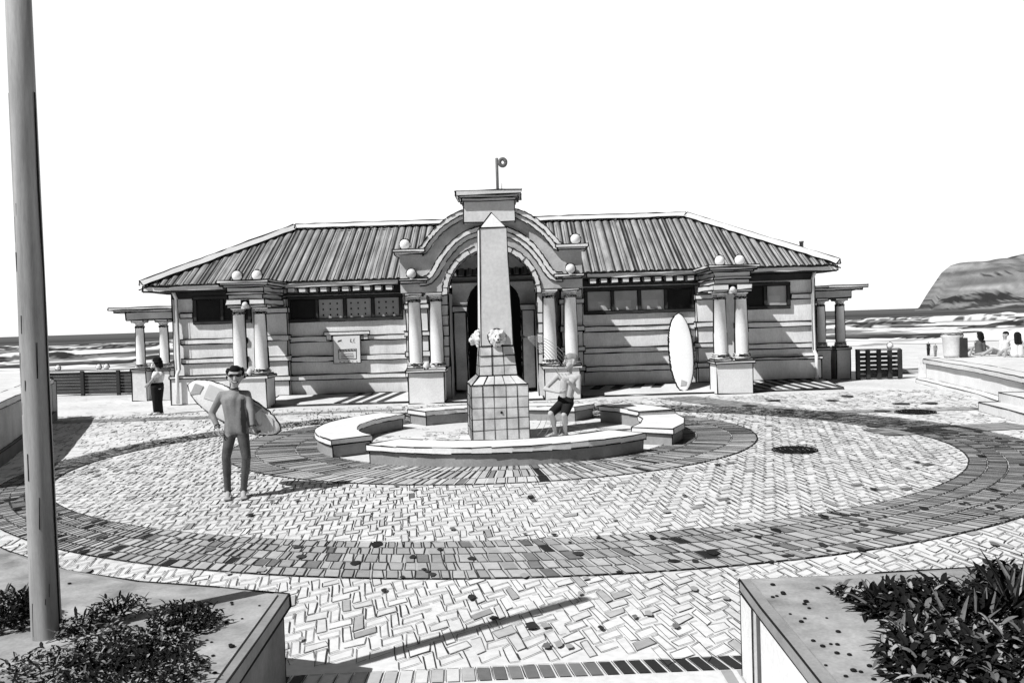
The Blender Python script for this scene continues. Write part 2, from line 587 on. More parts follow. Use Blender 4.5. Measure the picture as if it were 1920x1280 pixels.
band(G(1265, 745), G(1700, 800), 1.1, .33, 4)
band(G(1440, 776), G(1835, 766), .55, .36, 2, .014)
band(G(1640, 812), G(1920, 798), .9, .3, 3, .016)
band(G(90, 792), G(420, 782), .7, .34, 3)
band(G(480, 778), G(760, 768), .45, .42, 2)
struct(colour_mesh('brick_band_paving', fl.v, fl.f, fl.c, PAVE))

def blob(fl, c, rx, ry, z, g):
    n = 9; a0 = random.uniform(0, 6)
    fl.quad([(c[0] + rx*random.uniform(.6, 1.15)*cos(a0 + 2*pi*i/n), c[1] + ry*random.uniform(.6, 1.15)*sin(a0 + 2*pi*i/n)) for i in range(n)], z, g)


fl = Flat()
for k in range(150):
    t = random.uniform(0, 2*pi); u = random.random()
    c = ell(EI, t).lerp(ell(EO, t), u)
    if c.y < 5.6 or abs(c.x) > .62 * c.y: continue
    blob(fl, c, random.uniform(.02, .07) * (.6 + c.y*.05), random.uniform(.03, .12) * (.6 + c.y*.05), .026, random.uniform(.01, .05))
for k in range(110):
    px, py = random.uniform(100, 1900), random.uniform(790, 1220)
    c = G(px, py)
    if (c - FC).length < 3.6: continue
    r_ = random.uniform(.02, .06); blob(fl, c, r_, r_ * 1.7, .026, random.choice((.03, .15, .35, .35)))
for k in range(420):                       # ink-dark specks on the sand by the building
    px, py = random.choice((random.uniform(120, 560), random.uniform(1300, 1740), random.uniform(560, 1300))), random.uniform(735, 800)
    c = G(px, py)
    if (c - FC).length < 4: continue
    L = random.uniform(.03, .16); d = random.uniform(-.5, .5)
    fl.stroke((c.x - L*cos(d), c.y - L*sin(d)), (c.x + L*cos(d), c.y + L*sin(d)), random.uniform(.02, .06), .03, random.uniform(.03, .3))
for px, py in ((1130, 764), (1450, 752), (1405, 762), (1590, 744), (1655, 772), (1690, 758), (1745, 757), (1640, 800), (1560, 752), (1780, 812)):
    c = G(px, py); blob(fl, c, .2, .22, .03, .06)
struct(colour_mesh('paving_stains', fl.v, fl.f, fl.c, PAVE))

# row of dark bricks along the foot of the steps
fl = Flat()
for i in range(44):
    x = -2.35 + i * .103
    if x > 2.2: break
    g = .05 if x < -1.5 else (.6 if x < -.35 else (.2 if x < .5 else .035))
    g *= random.uniform(.7, 1.25)
    y0 = 5.42 + .035 * x; y1 = y0 + .2
    sk = .03 - .11 * (x + 2.35) / 4.5
    fl.quad([(x + .012, y0), (x + .09, y0), (x + .09 + sk, y1 + random.uniform(-.01, .015)), (x + .012 + sk, y1)], .012, min(g, .8))
    for a, b in (((x, y0), (x + sk, y1)), ((x + .012 + sk, y1), (x + .09 + sk, y1))):
        fl.stroke(a, b, .006, .016, .05)
    if x > 1.2: fl.quad([(x + .02, y0 - .22), (x + .09, y0 - .22), (x + .09, y0 - .02), (x + .02, y0 - .02)], .012, random.uniform(.25, .4))
struct(colour_mesh('brick_edge_paving', fl.v, fl.f, fl.c, PAVE))


# ================================================================== THE BATHING PAVILION
YW = 26.8
XL, XR = -10.63, 9.55
CX = -.54
B = thing('bathing_pavilion', 'low plastered seaside pavilion with hipped corrugated roof and arched entrance', 'building', (CX, YW, 0))
RB = .021
mb = MB()
mb.box(XL, CX - 1.55, YW, 33, 0, 3.5)
mb.box(CX + 1.55, XR, YW, 33, 0, 3.5)
mb.box(CX - 1.55, CX + 1.55, 29.4, 33, 0, 3.5)
mb.build('wall', WALL, B, RB)

# string courses and plinths of the two long bays and the end bays
def courses(x0, x1, zl, h=.16):
    for z in zl:
        m = MB(); m.box(x0, x1, YW - .06, YW - .003, z - h/2, z + h/2); m.build('string_course', WALL, B, RB)


courses(-6.95, -3.3, (1.92, 1.3, .72))
courses(2.25, 5.75, (1.95, 1.28, .7))
courses(XL + .25, -8.3, (1.95, 1.35)); courses(XL + .25, -9.97, (2.78,))
courses(7.0, XR - .1, (1.93, 1.25)); courses(8.78, XR - .1, (2.78,))
for x0, x1 in ((XL - .08, -8.3), (7.0, XR + .1)):
    m = MB(); m.box(x0, x1, YW - .16, YW - .003, .0, .82); m.box(x0 - .03, x1 + .03, YW - .2, YW - .003, .823, .9)
    m.build('plinth', WALL, B, RB)
# pilasters beside the long bays, banded like quoins
for x0, x1 in ((-7.65, -6.98), (-3.28, -2.6), (1.55, 2.22), (5.78, 6.45)):
    m = MB(); m.box(x0, x1, YW - .22, YW - .003, 0, 3.22)
    for z in (2.85, 2.0, 1.36, .74): m.box(x0 - .05, x1 + .05, YW - .28, YW - .003, z - .08, z + .08)
    m.build('pilaster', WALL, B, RB)

# stoep (raised floor along the front) with slanting shadows painted on as dark stripes
for bx in ((-7.3, -3.0, 25.6, YW - .24), (2.0, 6.2, 25.6, YW - .24), (6.95, XR + .1, 25.6, YW - .21), (CX - 1.4, CX + 1.4, 24.7, 29.4)):
    x0_, x1_, y0_, y1_ = bx
    y0_ = 24.9 if x0_ != CX - 1.4 else 24.45
    m = MB(); m.poly([(x0_, y0_, 0), (x1_, y0_, 0), (x1_, y1_, 0), (x0_, y1_, 0), (x0_, y0_, .04), (x1_, y0_, .04), (x1_, y1_, .2), (x0_, y1_, .2)],
                     [(3, 2, 1, 0), (4, 5, 6, 7), (0, 1, 5, 4), (1, 2, 6, 5), (2, 3, 7, 6), (3, 0, 4, 7)]); m.build('stoep', STONE, B, RB)
SHADOWSTR = mat('floor_shadow_dark', .06, .2)  # colour of the shadow stripes laid on the stoep floor
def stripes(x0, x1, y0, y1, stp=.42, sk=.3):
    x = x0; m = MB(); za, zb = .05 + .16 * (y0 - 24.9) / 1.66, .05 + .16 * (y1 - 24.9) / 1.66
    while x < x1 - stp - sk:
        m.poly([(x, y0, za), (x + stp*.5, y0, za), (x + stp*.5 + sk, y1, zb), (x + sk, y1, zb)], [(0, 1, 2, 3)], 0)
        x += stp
    m.build('shadow_stripes', SHADOWSTR, B)
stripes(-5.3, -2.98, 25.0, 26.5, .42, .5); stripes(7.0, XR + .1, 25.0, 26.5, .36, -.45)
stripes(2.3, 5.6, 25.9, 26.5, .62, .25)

# --- windows
def window(x0, x1, z0, z1, panes, dots=False, fr=.1):
    m = MB()
    m.box(x0, x1, YW - .08, YW - .003, z0, z0 + fr); m.box(x0, x1, YW - .08, YW - .003, z1 - fr, z1)
    n = len(panes); w = (x1 - x0 - fr) / n
    for i in range(n + 1):
        m.box(x0 + i*w, x0 + i*w + fr, YW - .078, YW - .003, z0 + fr, z1 - fr)
    fo = m.build('window', DARKW, B, RB * .6)
    for i, pn in enumerate(panes):
        m = MB(); a, b = x0 + i*w + fr + .012, x0 + (i+1)*w - .012
        m.box(a, b, YW - .03, YW - .004, z0 + fr + .01, z1 - fr - .01)
        if pn == 'dots':
            for ix in range(3):
                for iz in range(3):
                    cx = a + (b - a) * (ix + .6) / 3.4; cz = z0 + fr + (z1 - z0 - 2*fr) * (iz + .6) / 3.4
                    m.box(cx - .022, cx + .022, YW - .036, YW - .031, cz - .028, cz + .028, 1)
        elif pn == 'grey':
            m.box(a + .04, b - .2, YW - .033, YW - .031, z0 + fr + .04, (z0 + z1)/2, 2)
        m.build('pane', [GLASSD if pn == 'dark' else GLASSG, INK, mat('pane_blind', .5, .1, 4)], fo)
    return fo


window(-7.0, -3.4, 2.46, 3.26, ['dark', 'dots', 'dots', 'dots'])
window(2.3, 5.75, 2.42, 3.24, ['grey', 'grey', 'grey', 'dark'])
window(-9.95, -8.15, 2.5, 3.36, ['dark', 'dark'])
window(7.2, 8.75, 2.42, 3.24, ['dark', 'grey'])

# --- eaves: fascia, gutter, rafter ends
EY, EZ = 26.35, 3.62
EXL, EXR = -11.33, 10.1
for bx in ((EXL, CX - 2.9, EY - .03, EY + .05), (CX + 2.9, EXR, EY - .03, EY + .05), (EXL, EXL + .08, EY + .052, 33.4), (EXR - .08, EXR, EY + .052, 33.4)):
    m = MB(); m.box(*bx, EZ - .08, EZ + .08); m.build('gutter', WHITE, B, RB)
m = MB()
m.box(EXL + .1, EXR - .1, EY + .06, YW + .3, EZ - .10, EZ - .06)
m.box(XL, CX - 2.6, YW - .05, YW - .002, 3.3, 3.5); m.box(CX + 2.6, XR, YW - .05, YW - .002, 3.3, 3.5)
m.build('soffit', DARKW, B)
for x0, x1 in ((-7.2, -3.55), (2.45, 5.95)):
    x = x0
    while x < x1:
        m = MB(); m.box(x, x + .21, EY + .0, EY + .35, EZ - .24, EZ - .1); m.build('rafter_end', WHITE, B, RB * .6)
        x += .335

# --- corrugated hipped roof
RY, RZ = 29.9, 5.72
RX0, RX1 = -7.44, 6.2
E0, E1 = V((EXL, EY - .06, EZ + .1)), V((EXR, EY - .06, EZ + .1))
def roof_slope(A, Bq, C, D, nwave, name, ink=True):
    """A-B is the eave, C-D the top (B>C, A>D); corrugated between"""
    m = MB()
    e = (Bq - A); L = e.length; e.normalize()
    up = (D - A) - e * (D - A).dot(e); H = up.length; up.normalize()
    nrm = e.cross(up)
    dl = (D - A).dot(e); cr = (C - A).dot(e)
    prev = None; N = nwave * 4
    for i in range(N + 1):
        s_ = L * i / N
        h = H
        if s_ < dl: h = H * s_ / dl
        if s_ > cr: h = min(h, H * (L - s_) / (L - cr))
        ph = i % 4
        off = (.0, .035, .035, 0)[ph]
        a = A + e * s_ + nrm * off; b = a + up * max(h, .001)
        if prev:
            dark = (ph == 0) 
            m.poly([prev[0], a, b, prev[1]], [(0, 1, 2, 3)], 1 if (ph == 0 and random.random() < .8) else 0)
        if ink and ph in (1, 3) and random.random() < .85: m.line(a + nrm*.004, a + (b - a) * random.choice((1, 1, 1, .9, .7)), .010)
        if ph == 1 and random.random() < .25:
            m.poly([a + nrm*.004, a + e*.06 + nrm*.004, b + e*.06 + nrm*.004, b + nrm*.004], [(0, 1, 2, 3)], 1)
        prev = (a, b)
    m.box(0, 0.001, 0, .001, 0, .001) if False else None
    return m.build(name, [ROOFM, ROOFD], B, 0, seg=1.0)


T0, T1 = V((RX0, RY, RZ)), V((RX1, RY, RZ))
K0, K1 = V((EXL, 33.45, EZ + .1)), V((EXR, 33.45, EZ + .1))
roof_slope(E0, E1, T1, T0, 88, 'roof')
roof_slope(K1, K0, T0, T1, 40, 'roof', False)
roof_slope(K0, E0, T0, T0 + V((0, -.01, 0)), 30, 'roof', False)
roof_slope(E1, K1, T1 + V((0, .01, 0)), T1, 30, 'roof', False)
m = MB()
def cap(a, b, w=.1):
    d = (b - a).normalized(); sd_ = V((d.y, -d.x, 0)).normalized() if abs(d.z) < .99 else V((1, 0, 0))
    u = sd_.cross(d); u = u if u.z > 0 else -u
    m.poly([a - sd_*w + u*.03, a + sd_*w + u*.03, b + sd_*w + u*.03, b - sd_*w + u*.03, a + u*.185, b + u*.185],
           [(0, 1, 2, 3), (0, 3, 5, 4), (1, 4, 5, 2), (0, 4, 1), (2, 5, 3)])
cap(T0, T1, .16); cap(E0, T0, .16); cap(E1, T1, .16)
for a, b in ((T0, T1), (E0, T0), (E1, T1)): m.line(a + V((0, -.22, -.13)), b + V((0, -.22, -.13)), .03)  # black strips put in as the shadow under the cappings
m.line(E0 + V((.3, -.02, -.02)), E1 + V((-.3, -.02, -.02)), .03)
m.build('ridge_capping', mat('ridge_metal', .7, .08), B, RB, seg=.25)
m = MB(); q = P(1503, 470, 30.5); m.lathe([(.07, -.8), (.07, .28), (.085, .28), (.085, .34)], q, 10); m.build('vent_pipe', METAL, B)

# --- downpipes on the outer corners
for x, s_ in ((XL + .2, -1), (XR - .12, 1)):
    m = MB()
    m.tube([(x, YW - .35, 3.5), (x, YW - .14, 3.3), (x, YW - .14, 1.1), (x + .02 * s_, YW - .28, .95), (x + .02*s_, YW - .28, .05)], .055, 0, 8)
    m.line((x - .06, YW - .2, 3.3), (x - .06, YW - .2, 1.1), .01); m.line((x + .06, YW - .2, 3.3), (x + .06, YW - .2, 1.1), .01)
    m.build('downpipe', WHITE, B)


# --- pairs of columns
def column(c, z0, z1, r, parent):
    m = MB()
    H = z1 - z0
    prof = [(r*1.3, 0), (r*1.3, .07), (r*1.15, .07), (r*1.2, .12), (r*1.02, .15), (r, .16), (r, .16 + H*.3), (r*.86, H - .26), (r*.98, H - .25), (r*.98, H - .22), (r*.88, H - .21),
            (r*.88, H - .14), (r*1.2, H - .1), (r*1.25, H - .08)]
    m.lathe(prof, (c[0], c[1], z0), 20)
    w = r * 1.35
    m.box(c[0]-w, c[0]+w, c[1]-w, c[1]+w, z0 + H - .08, z0 + H)
    m.box(c[0]-w, c[0]+w, c[1]-w, c[1]+w, z0 - .05, z0)
    for sx in (-1, 1):
        m.line((c[0] + sx*r, c[1] - .02, z0 + .16), (c[0] + sx*r, c[1] - .02, z0 + .16 + H*.3), .028)
        m.line((c[0] + sx*r, c[1] - .02, z0 + .16 + H*.3), (c[0] + sx*r*.87, c[1] - .02, z0 + H - .25), .028)
    return m.build('column', WHITE, parent, RB * .8)


def finial(c, r, parent):
    m = MB(); m.ball((c[0], c[1], c[2] + r), r, 0, 16, ring=.03)
    m.lathe([(r*.5, -.04), (r*.55, .02)], c, 12)
    return m.build('ball_finial', WHITE, parent)


def pier(cx, ctop, ztop=1.0, yf=24.5):
    m = MB()
    m.box(cx - .52, cx + .52, yf, yf + .85, 0, ztop - .12)
    m.box(cx - .58, cx + .58, yf - .06, yf + .9, ztop - .12, ztop - .05)
    pe = m.build('pedestal', WHITE, B, RB)
    for s_ in (-1, 1): column((cx + s_*.31, yf + .38), ztop, ctop, .19, pe)
    if cx > 0: return pe
    m = MB(); m.lathe([(.04, 0), (.09, .05), (.1, .12), (.05, .2), (.02, .22)], (cx, yf + .2, ztop - .05), 10)
    m.build('scroll', STONE, pe)
    return pe


def entab(cx, z0, parent, yf=24.5):
    m = MB()
    y1 = YW - .24
    for i, (w, a, b) in enumerate(((.56, 0, .16), (.5, .16, .3), (.55, .3, .36), (.52, .36, .5), (.6, .5, .56), (.68, .56, .64), (.74, .64, .7))):
        m.box(cx - w, cx + w, yf + .56 - w, y1 - .002 * i, z0 + a, z0 + b)
    e = m.build('entablature', WHITE, parent, RB)
    for s_ in (-1, 1): finial((cx + s_*.29, yf + .3, z0 + .7), .15, e)
    m = MB(); m.box(cx - .12, cx + .12, yf + .0, yf + .1, z0 - .12, z0 + .14); m.ball((cx, yf + .02, z0), .09)
    m.build('keystone', STONE, e, .008)


for cx in (-7.62, 6.38): entab(cx, 3.0, pier(cx, 3.0))
for s_ in (-1, 1): pier(CX + s_*1.96, 3.2, 1.02)

# --- arched gable over the entrance
YF = 24.5
NA = 41
def arc(pts, n=NA):
    """resample a half profile (x>0 side, from right foot to crown), mirrored over the crown"""
    full = [(x, z) for x, z in pts] + [(-x, z) for x, z in reversed(pts[:-1])]
    L = [0]
    for a, b in zip(full, full[1:]): L.append(L[-1] + math.hypot(b[0]-a[0], b[1]-a[1]))
    out = []
    for i in range(n):
        t = L[-1] * i / (n - 1)
        j = max(k for k in range(len(L)) if L[k] <= t + 1e-9); j = min(j, len(full) - 2)
        u = (t - L[j]) / (L[j+1] - L[j])
        out.append((CX + full[j][0] + (full[j+1][0]-full[j][0])*u, full[j][1] + (full[j+1][1]-full[j][1])*u))
    return out


def smoothp(pts, it=2):
    for _ in range(it):
        q = [pts[0]]
        for a, b in zip(pts, pts[1:]):
            q += [(a[0]*.75 + b[0]*.25, a[1]*.75 + b[1]*.25), (a[0]*.25 + b[0]*.75, a[1]*.25 + b[1]*.75)]
        pts = q + [pts[-1]]
    return pts


topc = smoothp([(2.0, 4.36), (1.9, 4.4), (1.74, 4.62), (1.5, 4.9), (1.2, 5.14), (.8, 5.35), (.4, 5.45), (0, 5.48)])
midc = smoothp([(2.05, 3.56), (1.85, 3.55), (1.66, 3.72), (1.48, 4.05), (1.2, 4.44), (.8, 4.78), (.35, 4.93), (0, 4.96)])
inn = [(1.28 * cos(pi/2*i/20), 3.1 + 1.28 * sin(pi/2*i/20)) for i in range(21)]
vou = [(1.43 * cos(pi/2*i/20), 3.1 + 1.43 * sin(pi/2*i/20)) for i in range(21)]
m = MB()
m.strip(arc(topc), arc(inn), YF + .1, 25.15)
for s_ in (-1, 1):
    xa, xb = sorted((CX + s_*1.26, CX + s_*2.62))
    m.box(xa, xb, YF + .102, 25.148, 3.2, 4.3)
g = m.build('gable', MIDST, B, 0)
def mould(pts, w, y0, y1, matr, ext=None, name='moulding'):
    m = MB()
    a = arc(pts); 
    def offs(w):
        o = []
        for i in range(len(a)):
            p0, p1 = a[max(i-1, 0)], a[min(i+1, len(a)-1)]
            dx, dz = p1[0]-p0[0], p1[1]-p0[1]; L = math.hypot(dx, dz)
            o.append((a[i][0] + dz/L*w, a[i][1] - dx/L*w))
        return o
    k = len(w) - 1
    for i in range(k):
        m.strip(offs(w[i]), offs(w[i+1]), y0 - .0 + .05*i, y1, 'y')
    if ext:
        x0, x1, z0, z1, dy = ext
        for s_ in (-1, 1):
            xa, xb = sorted((CX + s_*x0, CX + s_*x1))
            m.box(xa, xb, y0 - dy, y1, (z0+z1)/2, z1); m.box(xa + .06, xb - .06, y0 - dy + .05, y1, z0, (z0+z1)/2 - .002)
    return m.build(name, matr, g, RB)
mould(topc, (.13, .01, -.12), YF - .1, 25.2, WHITE, (1.86, 2.8, 4.28, 4.44, .05), 'cornice')
mould(midc, (.09, -.04, -.17), YF, YF + .13, WHITE, (1.8, 2.66, 3.46, 3.6, .05), 'moulding')
m = MB()
aa, bb = arc(inn), arc(vou)
m.strip(bb, aa, YF + .06, YF + .6)
for i in range(2, NA - 2, 4): m.line((bb[i][0], YF + .055, bb[i][1]), (aa[i][0], YF + .055, aa[i][1]), .012)
m.build('arch_ring', STONE, g, RB)
for s_ in (-1, 1):
    finial((CX + s_*2.46, YF + .15, 4.44), .15, g)
    finial((CX + s_*2.28, YF + .0, 3.6), .14, g)
m = MB(); m.box(CX - .73, CX + .73, YF - .16, YF + .7, 5.12, 5.78)
for w, a, b in ((.78, 5.72, 5.8), (.84, 5.8, 5.88), (.93, 5.88, 6.0)): m.box(CX - w, CX + w, YF + .56 - w, YF + .0 + w, a + .002, b)
m.build('parapet_block', STONE, g, RB)
m = MB(); m.box(CX - .93, CX + .93, YF - .37, YF + .93, 6.002, 6.02); m.build('coping', WHITE, g)
wv = MB(); px_ = CX + .26
wv.tube([(px_, YF + .5, 6.0), (px_, YF + .5, 7.05)], .042, 0, 8); wv.build('weathervane', METAL, B)
wo = bpy.data.objects['weathervane']
m = MB(); c = V((px_ + .17, YF + .5, 6.92))
m.tube([c + V((.09*cos(t*pi/10), 0, .10*sin(t*pi/10))) for t in range(21)], .055, 0, 8)
m.build('vane_ring', METAL, wo)
m = MB(); m.tube([(px_ + .1, YF + .5, 6.0), (px_ + .1, YF + .5, 6.32)], .035, 0, 8); m.build('lightning_stub', WHITE, wo)

# --- the porch behind the arch
m = MB()
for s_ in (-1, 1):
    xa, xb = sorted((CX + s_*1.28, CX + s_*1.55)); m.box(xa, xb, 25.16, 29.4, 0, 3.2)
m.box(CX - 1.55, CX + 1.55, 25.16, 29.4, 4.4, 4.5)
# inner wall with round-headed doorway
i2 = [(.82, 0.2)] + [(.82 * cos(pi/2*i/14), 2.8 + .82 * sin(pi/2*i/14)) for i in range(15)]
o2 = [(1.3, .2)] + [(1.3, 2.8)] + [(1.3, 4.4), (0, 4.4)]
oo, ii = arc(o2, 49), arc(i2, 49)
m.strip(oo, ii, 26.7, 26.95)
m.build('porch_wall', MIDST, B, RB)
for s_ in (-1, 1):
    m = MB(); xa, xb = sorted((CX + s_*.86, CX + s_*1.239)); m.box(xa, xb, 26.4, 26.69, .2, 2.62); m.box(xa - .04, xb + .04, 26.34, 26.692, 2.62, 2.8)
    m.build('porch_pilaster', MIDST, B, RB)
m = MB(); m.box(CX - 1.27, CX + 1.27, 28.6, 28.7, .2, 4.38); m.build('dark_interior_panel', mat('interior_black', .02, .3), B)  # black panel standing for the unlit depth behind the doorway
for s_ in (-1, 1):
    m = MB()
    for k in range(7):
        w = .2 if k % 2 else .28
        xa, xb = sorted((CX + s_*1.3, CX + s_*(1.3 + w))); m.box(xa, xb, 24.95, 25.13, 1.02 + .3*k, 1.3 + .3*k + .019)
    m.build('quoin', STONE, B, RB * .8)

# --- side porches on slender columns
for (xs_, slab, sx) in (((-12.55, -11.75), (-13.35, -10.64), -1), ((10.45, 11.1), (9.56, 11.85), 1)):
    m = MB(); a, b = slab
    m.box(a, b, 28.3, 30.6, 3.06, 3.14); m.box(a + (.12 if sx < 0 else 0), b - (.12 if sx > 0 else 0), 28.45, 30.5, 2.98, 3.058)
    ro = m.build('porch_roof', WHITE, B, RB)
    m = MB(); m.box(a + (.45 if sx < 0 else .0), b - (.45 if sx > 0 else 0), 28.6, 30.4, 2.72, 2.978); m.build('beam', MIDST, ro, RB)
    for i, x in enumerate(xs_):
        m = MB(); m.box(x - .24, x + .24, 28.6, 29.08, 0, 1.0); m.box(x - .27, x + .27, 28.57, 29.11, 1.0, 1.06)
        pd = m.build('pedestal', STONE, B, RB)
        column((x, 28.84), 1.1, 2.72, .15, pd)
    m = MB()
    if sx < 0: m.box(-12.3, -10.65, 30.2, 30.4, 0, 1.0)
    else: m.box(9.7, 11.3, 29.6, 29.8, 0, 1.0)
    m.build('low_wall', MIDST, B, RB)


# ================================================================== NOTICE BOARD, LEANING BOARD
nb = thing('notice_board', 'pale notice board with scribbled emblems and a ruled box on the left wall', 'notice board', P(651, 656, 26.7))
c0 = P(651, 655, 26.6)
m = MB(); m.box(c0.x - .44, c0.x + .40, 26.62, 26.72, c0.z - .43, c0.z + .43)
bo = m.build('board', mat('board_paper', .8, .06, 3), nb, .011)
m = MB()
def nbl(a, b, r=.008): m.line((c0.x + a[0], 26.615, c0.z + a[1]), (c0.x + b[0], 26.615, c0.z + b[1]), r)
for a, b in (((-.28, .28), (-.16, .31)), ((-.3, .25), (-.2, .27)), ((-.2, .29), (-.16, .24)), ((.12, .33), (.1, .24)), ((.1, .24), (.17, .22)), ((.22, .34), (.2, .25)),
             ((.2, .22), (.26, .2)), ((-.28, 0), (.28, .02)), ((.28, .02), (.27, -.3)), ((.27, -.3), (-.27, -.31)), ((-.27, -.31), (-.28, 0)), ((-.28, -.06), (.28, -.05)),
             ((-.2, -.14), (.18, -.13)), ((-.2, -.2), (.2, -.19)), ((-.2, -.26), (.2, -.25)), ((-.28, -.03), (.28, -.02))): nbl(a, b)
for k in range(5): nbl((-.26 + k*.13, -.38), (-.22 + k*.13, -.38), .012)
for k in range(6): nbl((-.24 + k*.09, .0), (-.2 + k*.09, -.05), .01)
m.build('drawing', INK, nb)
m = MB(); m.box(c0.x - .72, c0.x + .7, 26.66, 26.735, c0.z + .46, c0.z + .56); m.box(c0.x - .66, c0.x - .5, 26.7, 26.735, c0.z + .3, c0.z + .458); m.box(c0.x + .5, c0.x + .64, 26.7, 26.735, c0.z + .3, c0.z + .458)
m.build('ledge', WALL, nb, .011)


def board_mesh(L, Wd, th, nose=.5, n=28):
    """surfboard outline along local z (0..L), width along x, thickness along y; returns rings"""
    prof = []
    for i in range(n + 1):
        t = i / n
        w = Wd/2 * (max(0, 1 - abs(2*t - 1) ** 2.4)) ** .62
        prof.append((t * L, max(w, .004)))
    return prof


def surfboard(name, label, M, L, Wd, th, parent_group=None, decals=None, inkr=.008, tailw=0):
    root = thing(name, label, 'surfboard', M.translation)
    mb = MB(); prof = board_mesh(L, Wd, th)
    k = 12; vs = []; fs = []
    for z, w in prof:
        t = z / L
        ty = th/2 * min(1, w / (Wd*.25)) * (.9)
        rock = .05 * (2*t - 1) ** 2
        for j in range(k):
            a = 2*pi*j/k
            vs.append(M @ V((w * cos(a) * (1), ty * (abs(sin(a)) ** .6) * (1 if sin(a) >= 0 else -1) + rock * 1.0, z)))
    for i in range(len(prof) - 1):
        for j in range(k):
            j2 = (j+1) % k; fs.append((i*k+j, i*k+j2, (i+1)*k+j2, (i+1)*k+j))
    fs += [tuple(reversed(range(k))), tuple(range(len(prof)*k - k, len(prof)*k))]
    mb.poly(vs, fs, 0, True)
    for s_ in (1, -1):
        pts = [M @ V((s_*w*1.0, .05 * (2*z/L - 1) ** 2, z)) for z, w in prof]
        mb.pline(pts, inkr)
    mb.build('deck', BOARD, root, 0, seg=.3)
    if decals:
        for dn, pts, mt in decals:
            d = MB()
            d.poly([M @ V((x, -th*.62 + .05 * (2*z/L - 1) ** 2, z)) for x, z in pts] + [M @ V((x, -th*.3 + .05 * (2*z/L - 1) ** 2, z)) for x, z in pts],
                   [tuple(range(len(pts)))] + [(i, i + len(pts), (i+1) % len(pts) + len(pts), (i+1) % len(pts)) for i in range(len(pts))], 0)
            d.build(dn, mt, root)
    return root


bot = V((P(1283, 738, 25.2).x, 25.2, .05)); top = V((P(1272, 590, 26.62).x, 26.6, 2.4))
zax = (top - bot).normalized(); xax = V((1, 0, 0)); xax = (xax - zax * xax.dot(zax)).normalized(); yax = zax.cross(xax)
M = Matrix((( *xax, 0), (*yax, 0), (*zax, 0), (0, 0, 0, 1))).transposed(); M.translation = bot
surfboard('surfboard', 'tall white longboard leaning upright against the pavilion wall', M, (top - bot).length, .74, .09, inkr=.03,
          decals=[('logo_patch', [(-.1, .18), (.06, .2), (.1, .32), (-.06, .38)], BOARDG)])

# ================================================================== OBELISK FOUNTAIN
ROT = radians(7)
OB = thing('obelisk_fountain', 'tall pale obelisk on a tiled plinth with lion head spouts', 'fountain', (FC.x, FC.y, 0))
RF = .0125
def tiles(m, w0, w1, z0, z1, nx, nz, r=.008, front=True):
    R = Matrix.Rotation(ROT, 3, 'Z')
    for f in range(4):
        Rf = R @ Matrix.Rotation(f*pi/2, 3, 'Z')
        def pt(u, t):
            w = w0 + (w1 - w0) * t
            q = Rf @ V((u * w/2, -w/2 - .003, 0)); return V((FC.x + q.x, FC.y + q.y, z0 + (z1 - z0) * t))
        for i in range(1, nx):
            u = -1 + 2 * i / nx + random.uniform(-.02, .02)
            m.line(pt(u, 0), pt(u + random.uniform(-.02, .02), 1), r * random.uniform(.7, 1.3))
        for j in range(1, nz):
            t = j / nz
            m.line(pt(-1, t), pt(1, t + random.uniform(-.02, .02)), r * random.uniform(.7, 1.3))
m = MB(); m.frustum(FC, 1.1, 1.1, 0, 1.08, 0, ROT); tiles(m, 1.1, 1.1, 0, 1.08, 5, 5)
m.frustum(FC, 1.1, .74, 1.08, 1.25, 0, ROT); tiles(m, 1.1, .74, 1.08, 1.25, 5, 1)
for k in range(4):
    a = V((FC.x, FC.y, 0)) + Matrix.Rotation(ROT, 3, 'Z') @ V((random.uniform(.1, .4), -.56, random.choice((.216, .432, .648, .864))))
m.build('plinth', TILE, OB, RF, keep=1)
m = MB(); m.frustum(FC, .74, .64, 1.252, 1.82, 0, ROT); tiles(m, .74, .64, 1.252, 1.82, 3, 3, .010); m.build('tiled_shaft', TILE, OB, RF)
m = MB(); m.frustum(FC, .64, .52, 1.822, 4.12, 0, ROT); m.build('shaft', STONE, OB, RF, keep=1)
m = MB(); m.frustum(FC, .52, .01, 4.122, 4.44, 0, ROT); m.build('cap', WHITE, OB, RF, keep=1)
m = MB(); q = Matrix.Rotation(ROT, 3, 'Z') @ V((.02, -.552, .55)); m.ball((FC.x + q.x, FC.y + q.y, q.z), .025); m.build('nozzle', INK, OB)


